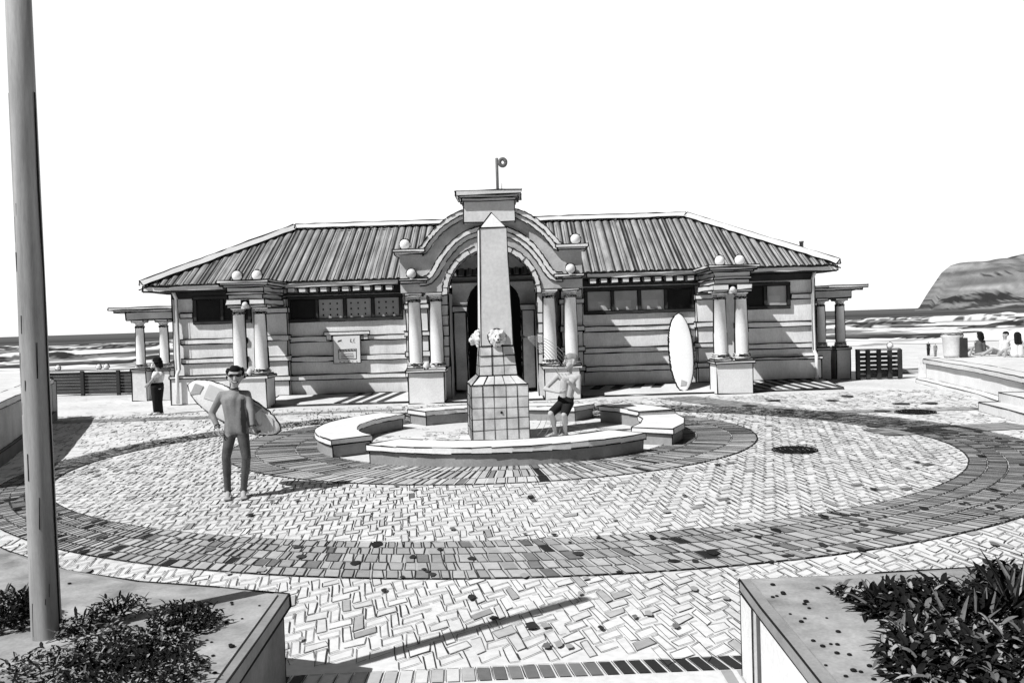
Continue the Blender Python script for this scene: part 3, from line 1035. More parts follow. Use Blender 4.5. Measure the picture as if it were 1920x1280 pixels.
def lion(ang, z):
    R = Matrix.Rotation(ROT + ang, 3, 'Z')
    def w(v): q = R @ V(v); return V((FC.x + q.x, FC.y + q.y, z + q.z))
    y0 = -.32; caps = []
    for k in range(11):                       # mane locks
        a = 2*pi*k/11 + .2; r1 = random.uniform(.125, .16)
        caps.append((w((.07*cos(a), y0 - .05, .07*sin(a))), .05, w((r1*cos(a + .25), y0 - .02, r1*sin(a + .25))), .042))
    caps += [(w((0, y0, 0)), .12, w((0, y0 - .08, .01)), .095), (w((0, y0 - .1, .02)), .06, w((0, y0 - .17, -.035)), .045),
             (w((-.03, y0 - .16, -.06)), .034, w((.03, y0 - .16, -.06)), .034), (w((0, y0 - .12, -.1)), .035, w((0, y0 - .15, -.115)), .03),
             (w((-.06, y0 - .125, .06)), .022, w((-.02, y0 - .14, .055)), .022), (w((.06, y0 - .125, .06)), .022, w((.02, y0 - .14, .055)), .022)]
    for s_ in (-1, 1): caps.append((w((s_*.1, y0 - .06, .1)), .036, w((s_*.115, y0 - .05, .13)), .028))
    h = flesh('lion_head', caps, STONE, OB, .014, 2)
    m = MB()
    for s_ in (-1, 1):
        m.ball(w((s_*.042, y0 - .155, .03)), .016, 0, 8); m.line(w((s_*.09, y0 - .13, -.03)), w((s_*.05, y0 - .18, -.05)), .007)
        m.line(w((s_*.07, y0 - .13, .075)), w((s_*.02, y0 - .165, .062)), .007)
    m.ball(w((0, y0 - .215, -.03)), .02, 0, 8); m.line(w((-.045, y0 - .195, -.085)), w((.045, y0 - .195, -.085)), .011)
    for k in range(7):
        a = 2*pi*k/7 + .48 + random.uniform(-.2, .2)
        m.line(w((.105*cos(a), y0 - .075, .105*sin(a))), w((.17*cos(a + .2), y0 - .02, .17*sin(a + .2))), .008)
    pts = [w(((.178 + .012*sin(5*t))*cos(t), y0 + .0, (.17 + .012*cos(4*t))*sin(t))) for t in [2*pi*k/24 for k in range(25)]]
    m.pline(pts, .012)
    lo_ = m.build('carved_lines', INK, None, 0, seg=.06)      # cut lines go into the head's own mesh
    bm = bmesh.new(); bm.from_mesh(lo_.data)
    for f in bm.faces: f.material_index = 1
    bm.from_mesh(h.data); bm.to_mesh(h.data); bm.free()
    h.data.materials.append(INK); lm = lo_.data; bpy.data.objects.remove(lo_); bpy.data.meshes.remove(lm)
LION = True

# --- curved benches
BENCHB = mat('bench_base', .3, .2, 1.5)
def bench(a0, a1, label, ro=3.55, ri=2.75, h=.33):
    am = radians((a0 + a1) / 2)
    root = thing('curved_bench', label, 'bench', (FC.x + 3.1*cos(am), FC.y + 3.1*sin(am), 0), 'curved stone benches round the fountain')
    n = max(3, int(abs(a1 - a0) / (5 if abs(a1 - a0) > 50 else 13)))
    def pts(r, e=0): return [(FC.x + r*cos(radians(a0 + e + (a1 - a0 - 2*e)*i/n)), FC.y + r*sin(radians(a0 + e + (a1 - a0 - 2*e)*i/n))) for i in range(n+1)]
    m = MB(); m.strip(pts(ri + .04, .6), pts(ro - .04, .6), 0, h - .1, 'z'); m.build('base', BENCHB, root, RF)
    m = MB(); m.strip(pts(ri), pts(ro), h - .098, h, 'z'); m.build('seat', WHITE, root, RF)
bench(233, 316, 'longest curved stone bench, nearest the camera in front of the obelisk')
bench(139, 216, 'curved stone bench at the left of the obelisk beside the surfer')
bench(52, 127, 'curved stone bench behind the obelisk, in front of the arched entrance')
bench(12, 42, 'short curved stone bench right of the obelisk, farther of the touching pair', 3.75, 2.95, .36)
bench(-31, 7, 'short curved stone bench right of the obelisk, nearer of the touching pair', 3.65, 2.85, .31)

# --- water jets
WJ = thing('water_jet', 'thin jets of water arcing from the obelisk onto the bather', 'water jet', (FC.x + .6, FC.y, 0))
WM_ = mat('water_streak', .25, .2, 5, .1)
def q_(px, py, Y): return P(px, py, Y)
for k in range(7):
    a = q_(978, 626 + k*1.5, 16.9); b = q_(1046 + k*2.2, 700 - k*6, 16.55)
    pts = []
    for i in range(13):
        t = i / 12; p_ = a.lerp(b, t); p_.z += .55 * t * (1 - t) * (.5 + .12*k); pts.append(p_)
    m = MB(); m.tube(pts, .006, 0, 5); m.build('stream', WM_, WJ)
for k in range(5):
    a = q_(1052 - 9*k, 790 - 3*k, 16.5); pts = [a + V((-.12*t*t*(1 + .2*k), 0, -.36*t)) for t in (0, .25, .5, .75, 1)]
    m = MB(); m.tube(pts, .005, 0, 5); m.build('stream', WM_, WJ)


# ================================================================== PEOPLE
def capsule(bm, a, ra, b, rb, n=12, rings=7):
    a, b = V(a), V(b)
    t = (b - a); L = t.length
    t = t / L if L > 1e-6 else V((0, 0, 1))
    e1 = t.orthogonal().normalized(); e2 = t.cross(e1)
    prof = [(ra * sin(pi/2*i/rings), -ra * cos(pi/2*i/rings)) for i in range(rings)] + [(rb * cos(pi/2*i/rings), L + rb * sin(pi/2*i/rings)) for i in range(rings + 1)]
    prof[0] = (ra * .02, -ra); prof[-1] = (rb * .02, L + rb)
    prof.sort(key=lambda q: q[1])
    vs = [[bm.verts.new(a + t*z + e1*r*cos(2*pi*k/n) + e2*r*sin(2*pi*k/n)) for k in range(n)] for r, z in prof]
    for r0, r1 in zip(vs, vs[1:]):
        for k in range(n): bm.faces.new((r0[k], r0[(k+1) % n], r1[(k+1) % n], r1[k]))
    bm.faces.new(vs[0][::-1]); bm.faces.new(vs[-1])


def flesh(name, caps, m, parent, voxel=.012, smooth=4, ell_=()):
    bm = bmesh.new()
    for a, ra, b, rb in caps:
        t = bmesh.new(); capsule(t, a, ra, b, rb)
        me = bpy.data.meshes.new('t'); t.to_mesh(me); t.free(); bm.from_mesh(me); bpy.data.meshes.remove(me)
    for c, rx, ry, rz in ell_:
        bmesh.ops.create_icosphere(bm, subdivisions=3, radius=1, matrix=Matrix.Translation(c) @ Matrix.Diagonal((rx, ry, rz, 1)))
    me = bpy.data.meshes.new(name); bm.to_mesh(me); bm.free()
    o = bpy.data.objects.new(name, me); COL.objects.link(o)
    md = o.modifiers.new('r', 'REMESH'); md.mode = 'VOXEL'; md.voxel_size = voxel
    dg = bpy.context.evaluated_depsgraph_get()
    me2 = bpy.data.meshes.new_from_object(o.evaluated_get(dg))
    bpy.data.objects.remove(o); bpy.data.meshes.remove(me)
    bm = bmesh.new(); bm.from_mesh(me2)
    for _ in range(smooth): bmesh.ops.smooth_vert(bm, verts=bm.verts, factor=.5, use_axis_x=True, use_axis_y=True, use_axis_z=True)
    for f in bm.faces: f.smooth = True
    bm.to_mesh(me2); bm.free(); me2.name = name
    me2.materials.clear(); me2.materials.append(m)
    return link(bpy.data.objects.new(name, me2), parent)


def chain(pts, rs): return [(a, ra, b, rb) for a, ra, b, rb in zip(pts, rs, pts[1:], rs[1:])]


def hand(w, d, side, nrm, s=1.0, curl=.5):
    """palm and five fingers: w wrist, d along the hand, side towards the thumb, nrm out of the palm"""
    d = d.normalized(); side = (side - d*side.dot(d)).normalized(); nrm = d.cross(side) * (1 if d.cross(side).dot(nrm) > 0 else -1)
    c = []
    k = w + d * .085 * s
    for i, o in enumerate((.03, .01, -.01, -.03)):
        c.append((w + d*.02*s + side*o*.6*s, .016*s, k + side*o*s, .013*s))
        L = (.072, .08, .074, .058)[i] * s
        j1 = k + side*o*1.15*s + (d*cos(curl*.7) + nrm*sin(curl*.7)) * L*.55
        j2 = j1 + (d*cos(curl*1.7) + nrm*sin(curl*1.7)) * L*.5
        c += [(k + side*o*s, .0105*s, j1, .0095*s), (j1, .0095*s, j2, .008*s)]
    t0 = w + d*.025*s + side*.03*s; t1 = t0 + (d*.7 + side*.6 + nrm*.3).normalized()*.045*s; t2 = t1 + (d*.9 + side*.1 + nrm*.4).normalized()*.035*s
    c += [(t0, .014*s, t1, .011*s), (t1, .011*s, t2, .009*s)]
    return c


def foot(an, toe, side, s=1.0):
    an, toe = V(an), V(toe)
    d = (toe - an); d.z = 0; L = d.length; d.normalize(); side = V((-d.y, d.x, 0))
    z = toe.z
    heel = an - d*.045*s; heel.z = z + .035*s
    ball = an + d*(L*.68); ball.z = z + .028*s
    c = [(an, .042*s, heel, .035*s), (an, .04*s, ball, .034*s), (heel, .033*s, ball, .033*s)]
    for i, o in enumerate((-.034, -.016, .001, .017, .032)):
        b = ball + side*o*s; t = an + d*(L*(1.0 - .04*i if True else 1)) + side*o*1.15*s; t.z = z + .015*s
        c.append((b, .016*s, t, .0115*s if i else .015*s))
    return c


def head(c, fwd, up, s=1.0, smile=True):
    """head capsules round centre c; s = 1 is a head 0.24 m high"""
    fwd = fwd.normalized(); up = (up - fwd*up.dot(fwd)).normalized(); sd_ = fwd.cross(up)
    k = lambda f, u, r: c + (fwd*f + up*u + sd_*r)*s
    caps = [(k(-.02, .03, 0), .083*s, k(.0, .025, 0), .08*s), (k(.0, .0, 0), .074*s, k(.038, -.085, 0), .034*s),
            (k(.02, -.03, .028), .05*s, k(.045, -.085, .012), .026*s), (k(.02, -.03, -.028), .05*s, k(.045, -.085, -.012), .026*s),
            (k(.075, .02, 0), .013*s, k(.1, -.025, 0), .017*s), (k(.07, -.065, -.016), .012*s, k(.07, -.065, .016), .012*s),
            (k(.066, .036, -.03), .016*s, k(.066, .036, .03), .016*s)]
    for r in (-1, 1): caps.append((k(-.01, .02, r*.082), .018*s, k(-.005, -.025, r*.078), .012*s))
    return caps, k


lion(0, 1.98); lion(-pi/2, 1.98)

# ---------------------------------------------------------------- surfer
YS = 11.6
def s_(px, py, dy=0): return P(px, py, YS + dy)
SF = thing('person', 'surfer in a grey full wetsuit and dark sunglasses carrying a board on the paving', 'person', G(446, 936))
hd = s_(441, 706, -.02)
fw, up = V((.25, -1, -.05)), V((.02, 0, 1))
hc, hk = head(hd, fw, up, 1.2)
neck0, neck1 = s_(439, 735, .03), s_(440, 718, .03)
shL, shR = s_(415, 741, .02), s_(463, 739, .04)
elL, wrL = s_(397, 775, .06), s_(408, 800, -.06)
elR, wrR = s_(472, 772, -.06), s_(474, 800, -.13)
chest = s_(440, 752, 0); waist = s_(442, 785, 0); pel = s_(443, 805, .02)
hpL, hpR = s_(432, 812, .02), s_(455, 812, .02)
knL, knR = s_(424, 857, -.04), s_(462, 857, -.04)
anL, anR = s_(427, 915, .02), s_(456, 912, .04)
fz = .012
toL = V((s_(437, 930).x, YS - .24, fz)); toR = V((s_(466, 930).x, YS - .21, fz))
anL.z = .075; anR.z = .075
def limbs(k=0.0, ends=1):
    c = []
    c += chain([shL, elL, wrL], [.052 + k, .041 + k, .030 + k]); c += chain([shR, elR, wrR], [.052 + k, .041 + k, .030 + k])
    c += chain([hpL, knL, anL], [.082 + k, .056 + k, .038 + k]); c += chain([hpR, knR, anR], [.082 + k, .056 + k, .038 + k])
    c += [(knL.lerp(anL, .12) + V((0, .02, 0)), .05 + k, knL.lerp(anL, .45) + V((0, .025, 0)), .047 + k), (knR.lerp(anR, .12) + V((0, .02, 0)), .05 + k, knR.lerp(anR, .45) + V((0, .025, 0)), .047 + k)]
    c += [(shL + V((.06, .01, -.02)), .07 + k, shR + V((-.06, .01, -.02)), .07 + k)]
    c += [(chest + V((0, -.012, .03)), .1 + k, pel, .09 + k)]
    for sx in (-1, 1):
        c += [(chest + V((sx*.075, 0, 0)), .1 + k, waist + V((sx*.055, 0, 0)), .085 + k), (waist + V((sx*.055, 0, 0)), .085 + k, pel + V((sx*.065, 0, 0)), .095 + k)]
        c += [(neck0 + V((0, 0, -.02)), .05 + k, (shL if sx < 0 else shR), .05 + k)]
    return c
caps = hc + [(neck0, .056, neck1, .05)] + limbs()
caps += hand(wrL, V((.25, -.1, -1)), V((.3, -1, 0)), V((1, 0, 0)), 1.0, .45)
caps += hand(wrR, V((.3, .45, -.75)), V((-.2, -1, -.2)), V((.3, 1, .4)), 1.0, 1.0)
caps += foot(anL, toL, 1) + foot(anR, toR, -1)
flesh('body', caps, SKIN, SF, .008, 3)
suit = [c for c in limbs(.007)]
ws = flesh('wetsuit', suit + [(neck0, .064, neck0 + V((0, 0, .035)), .06)], SUIT, SF, .011, 4)
xm = (shL.x + shR.x) / 2
ws.data.materials.append(mat('neoprene_dark_and_shade', .09, .35, 4, .6))
for f in ws.data.polygons:
    if f.center.z < .86 + .05 * noise.noise(f.center * 4): f.material_index = 1
    elif .8 < f.center.z < 1.36 and .07 < f.center.x - xm < .165 and f.normal.x > .45: f.material_index = 1  # shade on the torso's right side, put into the suit colour
m = MB()
def ringl(c, ax, r, t=.006):
    ax = ax.normalized(); e1 = ax.orthogonal().normalized(); e2 = ax.cross(e1)
    m.pline([c + e1*r*cos(2*pi*k/14) + e2*r*sin(2*pi*k/14) for k in range(15)], t)
ringl(neck0 + V((0, 0, .05)), V((0, 0, 1)), .063, .008); ringl(anL + V((0, 0, .03)), knL - anL, .05); ringl(anR + V((0, 0, .03)), knR - anR, .05)
ringl(wrL.lerp(elL, .06), wrL - elL, .04); ringl(wrR.lerp(elR, .06), wrR - elR, .04)
m.build('seam', INK, SF, 0, seg=.2)
hair = []
for k in range(46):
    a = random.uniform(-2.6, 2.6); t = random.uniform(-.02, .1)
    rr = sqrt(max(.0, 1 - ((t - .03)/.1) ** 2)) * .088
    f_, r_ = -cos(a)*rr - .02, sin(a)*rr
    if f_ > .02 and t < .085: continue
    p0 = hk(f_, t, r_); hair.append((p0, .03, p0 + V((random.uniform(-.02, .035), 0, random.uniform(-.01, .03))), .012))
hair.append((hk(-.03, .055, 0), .1, hk(.01, .07, 0), .075))
flesh('hair', hair, HAIR, SF, .009, 1)
m = MB()
for r in (-1, 1):
    pts = [hk(.083, .022, r*.038) + (V((0, 0, 1))*.022*sin(t*pi/6) + V((1, .2, 0))*.03*cos(t*pi/6)) for t in range(12)]
    m.poly(pts + [p_ + V((0, .05, 0)) for p_ in pts], [tuple(range(12))] + [(i, (i+1) % 12, (i+1) % 12 + 12, i + 12) for i in range(12)])
    m.tube([hk(.08, .03, r*.07), hk(.0, .03, r*.092)], .006)
m.tube([hk(.09, .03, -.03), hk(.095, .033, 0), hk(.09, .03, .03)], .008)
m.build('sunglasses', BLACK, SF)
m = MB(); m.tube([hk(.072, -.05, -.034), hk(.086, -.064, -.012), hk(.086, -.066, .012), hk(.072, -.048, .036)], .005); m.build('mouth', INK, SF)

# held board
L0, L1 = P(346, 722, YS + .30), P(521, 809, YS + .02)
zax = (L1 - L0).normalized(); yv = V((.1, 1, .15)); yax = (yv - zax*yv.dot(zax)).normalized(); xax = yax.cross(zax)
M = Matrix(((*xax, 0), (*yax, 0), (*zax, 0), (0, 0, 0, 1))).transposed(); M.translation = L0 + V((0, .06, 0))
LB = (L1 - L0).length
surfboard('surfboard', 'short pale surfboard with grey patches held under the surfer\'s arm', M, LB, .5, .06, inkr=.012, decals=[
    ('patch', [(.10, .1), (.02, .24), (-.1, .26), (-.08, .12)], BOARDG),
    ('stripe', [(.12, LB - .62), (-.2, LB - .62), (-.19, LB - .35), (-.05, LB - .42), (.05, LB - .30), (.14, LB - .4)], mat('board_dark_grey', .3, .2, 6)),
    ('belly_patch', [(.14, LB - .34), (.02, LB - .26), (-.16, LB - .33), (-.12, LB - .15), (.02, LB - .08), (.1, LB - .14)], mat('board_pale', .62, .1, 6)),
    ('pale_grey_patch', [(.05, .32), (.0, .62), (-.2, .66), (-.17, .34)], mat('board_pale', .62, .1, 6))])  # grey patches in the board's own colour

# ---------------------------------------------------------------- bather under the jets
YB = 16.65
def b_(px, py, dy=0): return P(px, py, YB + dy)
BT = thing('person', 'bare-chested bather in dark shorts under the water jets beside the obelisk', 'person', G(1047, 816))
hd = b_(1069, 678); fw, up = V((-1, -.5, .12)), V((.1, 0, 1))
hc, hk = head(hd, fw, up, 1.4)
neck0, neck1 = b_(1067, 700, .02), b_(1069, 688, .02)
shA, shB = b_(1047, 704, .12), b_(1085, 705, -.04)
elA, wrA = b_(1022, 729, -.02), b_(1049, 735, -.22)
elB, wrB = b_(1085, 735, -.12), b_(1066, 716, -.24)
chest = b_(1066, 716); waist = b_(1062, 740, .02); pel = b_(1061, 752, .04)
hpA, hpB = b_(1053, 756, .04), b_(1067, 756, 0)
knA, knB = b_(1033, 775, -.26), b_(1058, 777, -.24)
anA, anB = b_(1042, 812, .05), b_(1060, 812, .0)
anA.z = .075; anB.z = .075
caps = hc + [(neck0, .055, neck1, .055)]
caps += chain([shA, elA, wrA], [.056, .044, .034]) + chain([shB, elB, wrB], [.056, .044, .034])
caps += chain([hpA, knA, anA], [.085, .06, .04]) + chain([hpB, knB, anB], [.085, .06, .04])
caps += [(knA.lerp(anA, .15) + V((.02, .02, 0)), .052, knA.lerp(anA, .45) + V((.02, .02, 0)), .05), (knB.lerp(anB, .15) + V((.02, .02, 0)), .052, knB.lerp(anB, .45) + V((.02, .02, 0)), .05)]
caps += [(shA + V((.05, 0, -.03)), .075, shB + V((-.05, 0, -.03)), .075)]
for sx in (-1, 1): caps += [(chest + V((sx*.07, 0, 0)), .1, waist + V((sx*.05, 0, 0)), .09), (waist + V((sx*.05, 0, 0)), .09, pel + V((sx*.06, 0, 0)), .1)]
caps += hand(wrA, V((.9, -.1, .05)), V((0, -.3, 1)), V((0, 1, 0)), 1, .5) + hand(wrB, V((-.7, -.2, .5)), V((.3, -.3, .8)), V((0, 1, 0)), 1, .4)
caps += foot(anA, V((anA.x - .2, anA.y - .1, .012)), 1) + foot(anB, V((anB.x - .14, anB.y - .16, .012)), 1)
flesh('body', caps, SKINP, BT, .009, 3)
sh = [(pel + V((-.05, 0, .05)), .112, pel + V((.05, 0, .05)), .112)] + chain([hpA, hpA.lerp(knA, .85)], [.1, .085]) + chain([hpB, hpB.lerp(knB, .85)], [.1, .085])
flesh('shorts', sh, BLACK, BT, .012, 3)
flesh('bathing_cap', [(hk(-.025, .045, 0), .086*1.4, hk(.012, .05, 0), .075*1.4)], mat('cap_grey', .3, .1), BT, .01, 2)
m = MB()
for r in (-1, 1): m.ball(hk(.088, .022, r*.034), .009); m.tube([hk(.09, .048, r*.016), hk(.084, .05, r*.05)], .006)
m.tube([hk(.076, -.06, -.03), hk(.09, -.056, 0), hk(.076, -.06, .03)], .006)
m.build('face_features', INK, BT)

# ---------------------------------------------------------------- woman by the left porch
YL = 23.7
def l_(px, py, dy=0): return P(px, py, YL + dy)
WM = thing('person', 'woman with dark curly hair in a white top and black trousers by the left porch', 'person', G(294, 777))
hd = l_(293, 681); fw, up = V((-.8, -.3, -.25)), V((-.05, 0, 1))
hc, hk = head(hd, fw, up, 1.15)
neck0, neck1 = l_(296, 697), l_(294, 688)
shA, shB = l_(290, 700, -.1), l_(305, 700, .12)
elA, wrA = l_(286, 712, -.18), l_(280, 719, -.12)
elB, wrB = l_(304, 712, .05), l_(287, 716, -.12)
chest = l_(297, 704); waist = l_(295, 716); pel = l_(295, 724)
hpA, hpB = l_(290, 727, -.05), l_(300, 727, .05)
knA, knB = l_(291, 751, -.06), l_(299, 751, 0)
anA, anB = l_(292, 773, 0), l_(302, 772, .04); anA.z = .08; anB.z = .08
arms = chain([shA, elA, wrA], [.05, .04, .032]) + chain([shB, elB, wrB], [.05, .04, .032])
legs = chain([hpA, knA, anA], [.1, .07, .05]) + chain([hpB, knB, anB], [.1, .07, .05])
tor = [(shA + V((.04, 0, -.03)), .075, shB + V((-.04, 0, -.03)), .075)]
for sx in (-1, 1): tor += [(chest + V((sx*.05, 0, 0)), .1, waist + V((sx*.04, 0, 0)), .095), (waist + V((sx*.04, 0, 0)), .095, pel + V((sx*.05, 0, 0)), .11)]
caps = hc + [(neck0, .05, neck1, .048)] + arms + legs + tor + hand(wrA, V((-.6, -.3, -.6)), V((-.5, 0, 1)), V((0, 1, 0)), 1, .4) + hand(wrB, V((-.8, -.3, -.1)), V((-.2, 0, 1)), V((0, -1, 0)), .8, 1.0)
caps += foot(anA, V((anA.x - .17, anA.y - .08, .012)), 1) + foot(anB, V((anB.x - .14, anB.y - .12, .012)), 1)
flesh('body', caps, SKIN, WM, .011, 3)
flesh('top', [(a, ra + .012, b, rb + .012) if (b - pel).length > .12 else (a, ra + .012, a.lerp(b, .25), ra + .012) for a, ra, b, rb in tor] + [(shA, .062, shA.lerp(elA, .6), .055), (shB, .062, shB.lerp(elB, .6), .055)], TEE, WM, .013, 3)
flesh('trousers', [(a, ra + .012, b, rb + .014) for a, ra, b, rb in legs] + [(pel + V((-.05, 0, .03)), .13, pel + V((.05, 0, .03)), .13)], BLACK, WM, .014, 3)
flesh('shoe', [(anA + V((.02, .02, -.035)), .045, anA + V((-.17, -.08, -.045)), .035)], TEE, WM, .01, 2)
flesh('shoe', [(anB + V((.02, .02, -.035)), .045, anB + V((-.14, -.12, -.045)), .035)], TEE, WM, .01, 2)
hair = [(hk(-.03, .06, 0), .112, hk(-.06, .0, 0), .11), (hk(-.06, .0, 0), .1, hk(-.07, -.09, 0), .075)]
for k in range(40):
    a = random.uniform(-2.2, 2.2); t = random.uniform(-.08, .12)
    p0 = hk(-cos(a)*.09 - .03, t, sin(a)*.095); hair.append((p0, .03, p0 + V((random.uniform(-.03, .03), random.uniform(-.03, .03), random.uniform(-.03, .03))), .018))
flesh('hair', hair, HAIR, WM, .012, 1)

# ================================================================== RIGHT SIDE: wall, terrace, steps, bin, people
TZ = .72
tw = [G(1737, 716), G(1842, 742), G(1925, 768), V((11.0, 16.5, 0)), V((10.6, 14.0, 0))]
inn_ = [(p_.x + .42, p_.y + .12) for p_ in tw]; out_ = [(p_.x, p_.y) for p_ in tw]
LW = thing('low_wall', 'long white retaining wall with projecting coping at the right edge', 'wall', tw[1])
m = MB(); m.strip(inn_, out_, 0, TZ - .13, 'z'); m.build('wall_face', WHITE, LW, .012)
m = MB(); m.strip([(x + .05, y) for x, y in inn_], [(x - .1, y - .02) for x, y in out_], TZ - .128, TZ, 'z'); m.build('coping', STONE, LW, .012)
m = MB(); m.strip([(x - .005, y) for x, y in out_], [(x - .35, y - .06) for x, y in out_], 0, .12, 'z'); m.build('footing', WHITE, LW, .012)
# raised terrace behind it
m = MB(); m.prism_xy([(tw[4].x + .45, 14.0), (40, 14.0), (40, 28.2), (tw[0].x + .3, 27.6)] + [(x + .05, y) for x, y in inn_[:4]][::1], .0, TZ - .01)
struct(m.build('terrace', GROUND))
# steps
ST = thing('garden_steps', 'two broad stone steps descending from the right wall onto the paving', 'steps', G(1850, 770))
a0, a1 = G(1835, 771), G(1960, 806)
d = (a1 - a0).normalized(); sd_ = V((-d.y, d.x, 0)); sd_ = sd_ if sd_.x > 0 else -sd_
for k in range(2):
    a = a0 + sd_ * .45 * k + d * (-.1 * k); b = a1 + d*1.5 + sd_*.45*k
    m = MB(); m.prism_xy([a, b, b + sd_*1.2, a + sd_*1.2] if (V(b - a).cross(sd_)).z > 0 else [a, a + sd_*1.2, b + sd_*1.2, b], 0, .2 + .2*k - .003*k)
    m.build('step', STONE, ST, .012)
# bin / pillar
pb = V((P(1786, 668, 26.9).x, 26.9, TZ - .01))
bn = thing('litter_bin', 'round concrete litter bin with dark side on the raised terrace', 'bin', pb)
m = MB(); m.lathe([(.24, 0), (.26, .1), (.29, .6), (.33, .66), (.33, .72), (.30, .74)], pb, 18); m.build('drum', STONE, bn, .010, ang=.8)
m = MB(); m.lathe([(.31, .742), (.32, .78), (.22, .86), (.05, .9)], pb, 18); m.build('lid', STONE, bn, .010, ang=.8)
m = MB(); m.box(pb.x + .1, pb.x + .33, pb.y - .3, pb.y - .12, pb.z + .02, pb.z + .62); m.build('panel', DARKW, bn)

# people sitting on the terrace
def sitter(label, hip, face, torso_lean, hairlen, topm, legm, legpts, arms_, hs=.95):
    r = thing('person', label, 'person', hip)
    sh_ = hip + torso_lean; side = V((-face.y, face.x, 0)).normalized()
    hd = sh_ + torso_lean.normalized()*.2 + V((0, 0, .02))
    hc, hk = head(hd, face, V((0, 0, 1)), hs)
    caps = hc + [(sh_, .05, hd - V((0, 0, .06)), .05)]
    tor = [(sh_ + side*.13, .06, sh_ - side*.13, .06)]
    for sx in (-1, 1): tor.append((hip + side*.07*sx + V((0, 0, .1)), .11, sh_ + side*.07*sx - V((0, 0, .06)), .1))
    caps += tor
    for sx, lp in zip((-1, 1), legpts):
        pts = [hip + side*.08*sx + V((0, 0, .08))] + [hip + q for q in lp]
        caps += chain(pts, [.08, .055, .038]); caps.append((pts[-1], .035, pts[-1] + face*.12 + V((0, 0, .02)), .025))
    for sx, ap in zip((-1, 1), arms_):
        pts = [sh_ + side*.17*sx] + [hip + q for q in ap]
        caps += chain(pts, [.045, .038, .03]) + hand(pts[-1], (pts[-1] - pts[-2]), V((0, 0, 1)), V((0, -1, 0)), 1, .3)
    flesh('body', caps, SKIN, r, .013, 3)
    flesh('top', [(a, ra + .014, b, rb + .014) for a, ra, b, rb in tor], topm, r, .015, 3)
    hr = [(hk(-.035, .05, 0), .09, hk(.0, .055, 0), .075)]
    if hairlen: hr += [(hk(-.06, .03, r_*.04), .07, hk(-.09, -hairlen, r_*.05), .06) for r_ in (-1, 1)]
    flesh('hair', hr, HAIR, r, .013, 2)
    return r
h1 = V((P(1880, 664, 27.0).x, 27.0, TZ))
sitter('sunbather leaning back on both arms with legs stretched out on the terrace', h1, V((-1, -.2, 0)), V((.06, 0, .42)), 0, mat('pale_top', .7, .05), None,
       [[V((-.4, -.1, .22)), V((-.72, -.1, .04))], [V((-.42, .1, .1)), V((-.8, .1, .05))]], [[V((.22, -.25, .25)), V((.3, -.25, .03))], [V((.22, .25, .25)), V((.32, .25, .03))]])
h2 = V((P(1907, 662, 26.0).x, 26.0, TZ))
sitter('seated figure with long dark hair seen from behind at the right edge', h2, V((.15, 1, 0)), V((0, 0, .42)), .22, TEE, None,
       [[V((-.15, .4, .2)), V((-.15, .7, .04))], [V((.2, .4, .2)), V((.2, .7, .04))]], [[V((-.3, .05, .25)), V((-.32, .1, .02))], [V((.3, .05, .25)), V((.32, .1, .02))]])
h3 = V((P(1840, 664, 27.6).x, 27.6, TZ))
sitter('seated figure in a dark top farther back on the terrace beside the bin', h3, V((-.3, 1, 0)), V((-.04, 0, .42)), .1, mat('grey_top', .15, .2), None,
       [[V((-.2, .3, .22)), V((-.2, .6, .04))], [V((.1, .35, .22)), V((.12, .6, .04))]], [[V((-.26, .05, .25)), V((-.3, .1, .04))], [V((.26, .05, .25)), V((.3, .1, .04))]])

# two small figures standing down on the beach
for px, py, h, lab, mt in ((1741, 667, 1.45, 'left of two small dark figures standing far out on the beach', BLACK), (1754, 669, 1.35, 'right of two small dark figures standing far out on the beach', SUIT)):
    b = G(px, py, -2.52)
    r = thing('person', lab, 'person', b, 'figures on the beach')
    k = h / 1.75
    q = lambda x, y, z: b + V((x*k, y*k, z*k))
    hc, hk = head(q(0, 0, 1.63), V((.2, 1, 0)), V((0, 0, 1)), k)
    legs = [(q(-.09, 0, .85), .1*k, q(-.1, 0, .08), .05*k), (q(.09, 0, .85), .1*k, q(.1, .06, .08), .05*k)]
    tor = [(q(-.15, 0, 1.38), .07*k, q(.15, 0, 1.38), .07*k), (q(0, 0, 1.3), .15*k, q(0, 0, .9), .15*k)]
    arms_ = chain([q(-.2, 0, 1.38), q(-.27, .02, 1.1), q(-.26, -.06, .85)], [.05*k, .042*k, .03*k]) + chain([q(.2, 0, 1.38), q(.27, .02, 1.1), q(.24, -.1, .88)], [.05*k, .042*k, .03*k])
    flesh('body', hc + [(q(0, 0, 1.4), .05*k, q(0, 0, 1.55), .05*k)] + legs + tor + arms_ + foot(q(-.1, 0, .08), q(-.1, .2, .01), 1, k) + foot(q(.1, .06, .08), q(.12, .26, .01), 1, k), SKIN, r, .02, 2)
    flesh('clothing', [(a, ra + .02, bq, rb + .02) for a, ra, bq, rb in legs + tor], mt, r, .025, 2)

# --- drain covers
for px, py, rx, lab in ((1490, 843, .36, 'dark round drain cover set in the herringbone paving'), (1716, 772, .42, 'dark round drain cover in the sandy paving near the right steps')):
    c = G(px, py, .018)
    m = MB(); m.lathe([(rx, -.01), (rx, .006), (rx*.92, .008), (rx*.9, .004), (rx*.01, .004)], c, 28)
    for k in range(-4, 5):
        hw = sqrt(max(0, .8 - (k/5)**2)) * rx
        for j in range(-3, 4):
            x = j * hw / 3.6; m.box(c.x + x - .02, c.x + x + .02, c.y + k*rx/5 - .02, c.y + k*rx/5 + .02, c.z + .005, c.z + .012, 1)
    tag(m.build('drain_cover', [mat('cast_iron', .2, .4, 6), INK], None, .01, ang=.3), lab, 'drain cover')


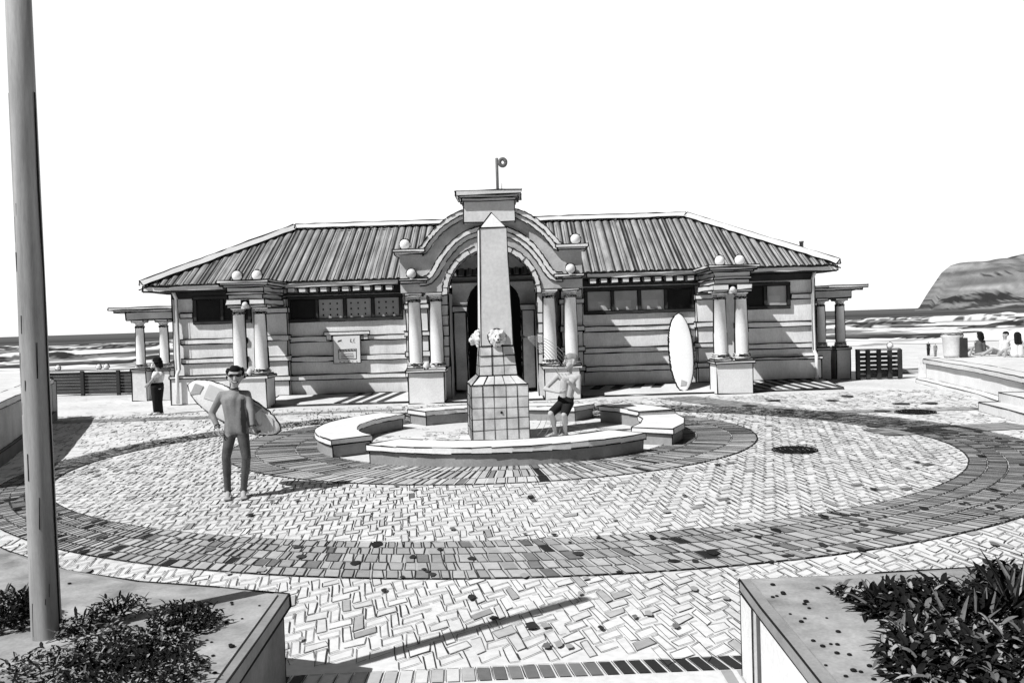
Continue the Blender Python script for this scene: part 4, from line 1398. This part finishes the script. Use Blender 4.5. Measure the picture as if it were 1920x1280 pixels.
# ================================================================== FENCES AND LEFT WALL
def fence(name, label, a, b, h, nsl, posts, balls, parent_ball=True):
    r = thing(name, label, 'fence', a)
    d = (b - a); L = d.length; d.normalize(); nn = V((-d.y, d.x, 0))
    m = MB()
    for k in range(nsl):
        z0 = .06 + (h - .1) * k / nsl; z1 = z0 + (h - .1) / nsl * (.94 if nsl > 6 else .74)
        q0, q1 = a + nn*.02, b + nn*.02
        m.poly([q0 - nn*.03 + V((0, 0, z0)), q1 - nn*.03 + V((0, 0, z0)), q1 + nn*.03 + V((0, 0, z0)), q0 + nn*.03 + V((0, 0, z0)),
                q0 - nn*.03 + V((0, 0, z1)), q1 - nn*.03 + V((0, 0, z1)), q1 + nn*.03 + V((0, 0, z1)), q0 + nn*.03 + V((0, 0, z1))],
               [(3, 2, 1, 0), (4, 5, 6, 7), (0, 1, 5, 4), (1, 2, 6, 5), (2, 3, 7, 6), (3, 0, 4, 7)])
    m.build('slat_panel', FENCE, r)
    for t in posts:
        p_ = a + d*(L*t); m = MB(); m.box(p_.x - .06, p_.x + .06, p_.y - .14, p_.y - .04, 0, h + .02); m.build('post', DARKW, r)
    m = MB(); q0, q1 = a + V((0, -.03, h)), b + V((0, -.03, h))
    m.poly([q0 - nn*.07, q1 - nn*.07, q1 + nn*.07, q0 + nn*.07, q0 - nn*.07 + V((0, 0, .05)), q1 - nn*.07 + V((0, 0, .05)), q1 + nn*.07 + V((0, 0, .05)), q0 + nn*.07 + V((0, 0, .05))],
           [(3, 2, 1, 0), (4, 5, 6, 7), (0, 1, 5, 4), (1, 2, 6, 5), (2, 3, 7, 6), (3, 0, 4, 7)])
    m.build('rail', STONE, r, .012)
    for t in balls:
        p_ = a + d*(L*t) + V((0, -.03, h + .05)); m = MB(); m.ball((p_.x, p_.y, p_.z + .1), .1, 0, 12, ring=.022); m.build('ball_finial', WHITE, r)


fence('slatted_fence', 'long dark slatted fence with ball finials at the left', P(85, 700, 32.3) * V((1, 1, 0)) if False else V((-17.6, 32.3, 0)), V((-13.2, 31.6, 0)), .92, 7, (0, .33, .66, 1), (.1, .48, .55, .98))
fence('slatted_fence', 'short dark slatted fence panel beside the right porch', V((11.35, 28.2, 0)), V((12.75, 28.1, 0)), .95, 6, (.02, .25, .5, .75, .98), (.78,))
KB = MB(); KB.box(12.8, 16.5, 30.4, 30.7, 0, .14); struct(KB.build('kerb', MIDST, None, .012))

# curved wall at the left edge
wpts = [(-8.2, 12.6), (-8.75, 13.9), (-9.4, 15.6), (-10.3, 17.8), (-11.1, 19.8), (-11.85, 21.6), (-12.35, 22.7), (-12.45, 23.0)]
wpts = smoothp(wpts, 2)
CWo = thing('curved_wall', 'curved grey parapet wall with dark coping at the left edge', 'wall', (wpts[4][0], wpts[4][1], 0))
def offw(w):
    o = []
    for i in range(len(wpts)):
        p0, p1 = V(wpts[max(i-1, 0)]), V(wpts[min(i+1, len(wpts)-1)])
        d = (p1 - p0).normalized(); o.append((wpts[i][0] - d.y*w, wpts[i][1] + d.x*w))
    return o
m = MB(); m.strip(wpts, offw(.4), .25, 1.0, 'z'); m.build('wall_face', MIDST, CWo, .011)
m = MB(); m.strip(offw(-.05), offw(.45), 1.002, 1.12, 'z'); m.build('coping', STONE, CWo, .011)
m = MB(); m.strip(offw(-.08), offw(.46), 0, .248, 'z'); m.build('footing', mat('dark_plaster', .16, .2), CWo, .011)
m = MB(); e = wpts[-1]; m.box(e[0] - .44, e[0] - .04, e[1] + .02, e[1] + .3, 0, 1.06); m.build('end_pier', MIDST, CWo, .011)

# ================================================================== PLANTERS, POLE, PLANTS
PZ = .63
def planter(label, outline, edge_i, matf):
    """outline: points of the top, in order; the wall faces drop to the ground"""
    cx = sum(p_[0] for p_ in outline) / len(outline); cy = sum(p_[1] for p_ in outline) / len(outline)
    r = thing('planter', label, 'planter', (cx, cy, 0))
    m = MB(); m.prism_xy(outline, 0, PZ - .09); m.build('wall', matf, r, .007)
    def inset(k):
        o = []
        for x, y in outline:
            d = V((cx - x, cy - y)).normalized(); o.append((x + d.x*k, y + d.y*k))
        return o
    m = MB(); m.prism_xy(inset(-.04), PZ - .088, PZ - .01); m.build('coping', mat('planter_coping', .3, .2, 3), r, .008)
    m = MB(); m.prism_xy(inset(.03), PZ - .0098, PZ); m.build('soil', SOIL, r)
    return r


def H(px, py): q = G(px, py, PZ); return (q.x, q.y)
lo = [H(530, 1112), H(400, 1100), H(250, 1090), H(120, 1068), H(20, 1035), H(-150, 960), (-5.5, 4.2), (-5.5, 1.2), (-1.0, 1.2), H(410, 1280)]
ro = [H(1398, 1084), H(1560, 1280), (1.3, 1.2), (5.5, 1.2), (5.5, 6.2), H(2000, 1052), H(1900, 1060), H(1650, 1074)]
def ccw(o):
    a = sum(o[i][0]*o[(i+1) % len(o)][1] - o[(i+1) % len(o)][0]*o[i][1] for i in range(len(o)))
    return o if a > 0 else o[::-1]
planter('grey planter bed at the lower left, holding the tall timber pole', ccw(lo), 0, mat('planter_concrete', .2, .3, 2))
rp = planter('pale walled planter bed at the lower right, full of dark plants', ccw(ro), 0, WHITE)
# pilaster, and the recess shadow painted as a dark strip, on the face that the sun reaches
a, b = V((*H(1398, 1084), 0)), V((*H(1560, 1280), 0))
d = (b - a).normalized(); nn = V((d.y, -d.x, 0)); nn = nn if nn.x < 0 else -nn
m = MB()
for t0, t1 in ((.0, .28), ):
    q0, q1 = a + d*t0, a + d*t1
    m.prism_xy([q0 + nn*.035, q0 + nn*.002, q1 + nn*.002, q1 + nn*.035] if False else ([q0 + nn*.002, q0 + nn*.035, q1 + nn*.035, q1 + nn*.002]), 0, PZ - .095)
m.build('pilaster', WHITE, rp, .005)
m = MB(); q0, q1 = a + d*.285, a + d*.33
m.prism_xy([q0 + nn*.002, q0 + nn*.012, q1 + nn*.012, q1 + nn*.002], 0, PZ - .095); m.build('recess_shadow', mat('recess_shadow_dark', .12, .2), rp)  # dark strip in place of the shadow in the panel recess

# pole
pb_ = V((*H(88, 1192), PZ))
PL = thing('timber_pole', 'tall round timber pole rising out of the left planter', 'pole', pb_)
m = MB(); m.lathe([(.082, -.3), (.078, .0), (.074, .6), (.066, 3.0), (.064, 3.75)], pb_, 24)
m.line((pb_.x + .078, pb_.y - .01, PZ), (pb_.x + .070, pb_.y - .01, PZ + 3), .006); m.line((pb_.x - .078, pb_.y - .01, PZ), (pb_.x - .070, pb_.y - .01, PZ + 3), .003)
for k in range(14):
    a = random.uniform(-2.6, -.6); z = PZ + random.uniform(.02, 2.4); r_ = .0775 - (z - PZ)*.0045
    m.line((pb_.x + r_*cos(a), pb_.y + r_*sin(a), z), (pb_.x + r_*cos(a + .05), pb_.y + r_*sin(a + .05), z + random.uniform(.03, .2)), random.uniform(.0015, .004))
m.build('shaft', WOOD, PL)


def leafq(m, base, d, L, w, mi, droop=.5, n=4, fold=.25):
    """one strap leaf: a bent, folded blade"""
    d = d.normalized(); sd_ = V((-d.y, d.x, 0)); sd_ = sd_.normalized() if sd_.length > 1e-4 else V((1, 0, 0))
    p_ = V(base); rows_ = []
    for i in range(n + 1):
        t = i / n
        ww = w * (1 - (2*t - .8) ** 2 * .65) if t < .95 else w * .12
        rows_.append((p_ - sd_*ww/2 + V((0, 0, ww*fold)), V(p_), p_ + sd_*ww/2 + V((0, 0, ww*fold))))
        d = (d + V((0, 0, -droop/n))).normalized(); p_ = p_ + d * (L/n)
    for r0, r1 in zip(rows_, rows_[1:]):
        m.face([r0[0], r0[1], r1[1], r1[0]], mi); m.face([r0[1], r0[2], r1[2], r1[1]], mi)
    return rows_


def plant(label, px, py, rad, hgt, style, cnt, light=.2, group=None):
    cnt = int(cnt * ((1.5 if px < 600 else 1.9) if style == 'leaf' else 1.2)); rad *= (1.3 if px < 600 else 1.1)
    c = V((*H(px, py), PZ))
    m = MB()
    for k in range(cnt):
        a = random.uniform(0, 2*pi); u = random.random()
        mi = 0 if u > light * (1.7 if px < 600 else 2.2) else (1 if u > light else 2)
        if style == 'strap':
            el = random.uniform(.15, 1.35); d = V((cos(a)*cos(el), sin(a)*cos(el), sin(el)))
            o = V((random.gauss(0, .03), random.gauss(0, .03), 0))
            L = hgt * random.uniform(.7, 1.25)
            rw = leafq(m, c + o, d, L, random.uniform(.018, .032), mi, random.uniform(.4, 1.2), 5)
            if mi == 2:
                for sidx in (0, 2): m.pline([r[sidx] for r in rw], .0025)
        else:
            rr = rad * sqrt(random.random()); z = hgt * random.uniform(0, 1) * (1 - .5*(rr/rad) ** 2)
            o = V((rr*cos(a), rr*sin(a), z)); el = random.uniform(-.3, 1.2); b = random.uniform(0, 2*pi)
            d = V((cos(b)*cos(el), sin(b)*cos(el), sin(el)))
            rw = leafq(m, c + o, d, *random.choice(((.022, .012), (.03, .014), (.045, .016), (.03, .02), (.06, .014)) if px < 600 else ((.03, .016), (.045, .02), (.07, .022), (.085, .03), (.05, .034))), mi, random.uniform(.2, 1.2), 4)
            if mi == 2 and random.random() < .6:
                for sidx in (0, 2): m.pline([r[sidx] for r in rw], .002)
    if style != 'strap':
        for k in range(int(6 + rad * 40)):
            a = random.uniform(0, 2*pi); rr = rad*.8*sqrt(random.random())
            m.tube([c + V((rr*.4*cos(a), rr*.4*sin(a), 0)), c + V((rr*cos(a), rr*sin(a), hgt*.7))], .004, 0, 5)
    o = m.build('plant', [LEAFD, LEAFM, LEAFL], None, 0, seg=.08)
    return tag(o, label, 'plant', group)


# left bed
plant('dark bushy plant at the near right of the left bed', 345, 1175, .15, .14, 'leaf', 420, .06)
plant('thin sprig of leaves behind the left bed\'s dark bush', 220, 1150, .13, .10, 'leaf', 140, .15)
plant('grey low tuft between the pole and the dark bush', 165, 1185, .13, .1, 'leaf', 160, .5)
plant('spreading dark plant in the middle of the left bed', 240, 1225, .22, .09, 'leaf', 520, .16)
plant('pale flowering tuft in front of the dark bush in the left bed', 300, 1215, .14, .09, 'leaf', 190, .5)
plant('dark plant at the bottom edge of the left bed', 250, 1275, .26, .1, 'leaf', 620, .1)
plant('scrubby grey plant left of centre at the bottom of the left bed', 95, 1262, .24, .07, 'leaf', 300, .35)
plant('tall dark plant at the left edge behind the pole', 15, 1170, .16, .2, 'leaf', 480, .08)
plant('upright strap leaves left of the pole base', 42, 1150, .08, .17, 'strap', 40, .12)
# right bed
plant('large dark strap leaf clump farthest left in the right bed', 1655, 1148, .1, .17, 'strap', 150, .05)
plant('broad dark bush behind the front plants of the right bed', 1760, 1165, .3, .2, 'leaf', 900, .05)
plant('pale speckled leafy plant in the middle of the right bed', 1745, 1195, .18, .15, 'leaf', 480, .3)
plant('fan of spiky leaves at the right of the right bed', 1845, 1190, .1, .26, 'strap', 120, .18)
plant('tall spiky leaves at the far right edge of the right bed', 1905, 1170, .1, .34, 'strap', 130, .14)
plant('upright leafy sprig at the top right of the right bed', 1880, 1120, .16, .2, 'leaf', 380, .12)
plant('grassy clump arching left over the bare soil of the right bed', 1705, 1225, .1, .2, 'strap', 90, .16)
plant('dark leafy mass at the bottom of the right bed', 1790, 1262, .28, .16, 'leaf', 900, .14)
plant('dense leafy mass at the bottom right corner of the right bed', 1900, 1262, .26, .2, 'leaf', 900, .18)
plant('loose sprig of rounded leaves at the back of the right bed', 1600, 1120, .1, .07, 'leaf', 60, .2)
plant('spiky tuft with pale blades near the middle of the right bed', 1800, 1215, .1, .24, 'strap', 80, .35)
plant('low spiky tuft at the bottom left of the right bed\'s plants', 1715, 1275, .1, .15, 'strap', 70, .12)

# fallen leaves and pebbles on the beds
m = MB()
spots = [(1450, 1094), (1452, 1117), (1468, 1112), (1535, 1101), (1485, 1151), (1515, 1144), (1507, 1163), (1551, 1155), (1530, 1198), (1545, 1208), (1553, 1210), (1570, 1212), (1575, 1225),
         (1596, 1231), (1635, 1246), (1600, 1260), (1610, 1257), (1583, 1270), (1638, 1275), (1545, 1250), (1510, 1130), (1572, 1185), (1650, 1262), (430, 1132), (405, 1140), (482, 1133), (453, 1163), (392, 1200), (420, 1168), (405, 1228),
         (390, 1236), (377, 1243), (352, 1270), (369, 1258), (402, 1262), (125, 1096), (430, 1210)]
for px, py in spots:
    for k in range(random.choice((1, 1, 2))):
        x, y = H(px + random.uniform(-6, 6), py + random.uniform(-4, 4)); r_ = random.uniform(.008, .018)
        pr = [(r_*max(.02, sin(pi*i/5)), r_*.5*(1 - cos(pi*i/5))*.8) for i in range(6)]
        m.lathe(pr, (x, y, PZ), 8)
tag(m.build('fallen_leaves', LEAFD), 'scattered dark fallen leaves and pebbles on the two planter beds', 'debris', kind='stuff')
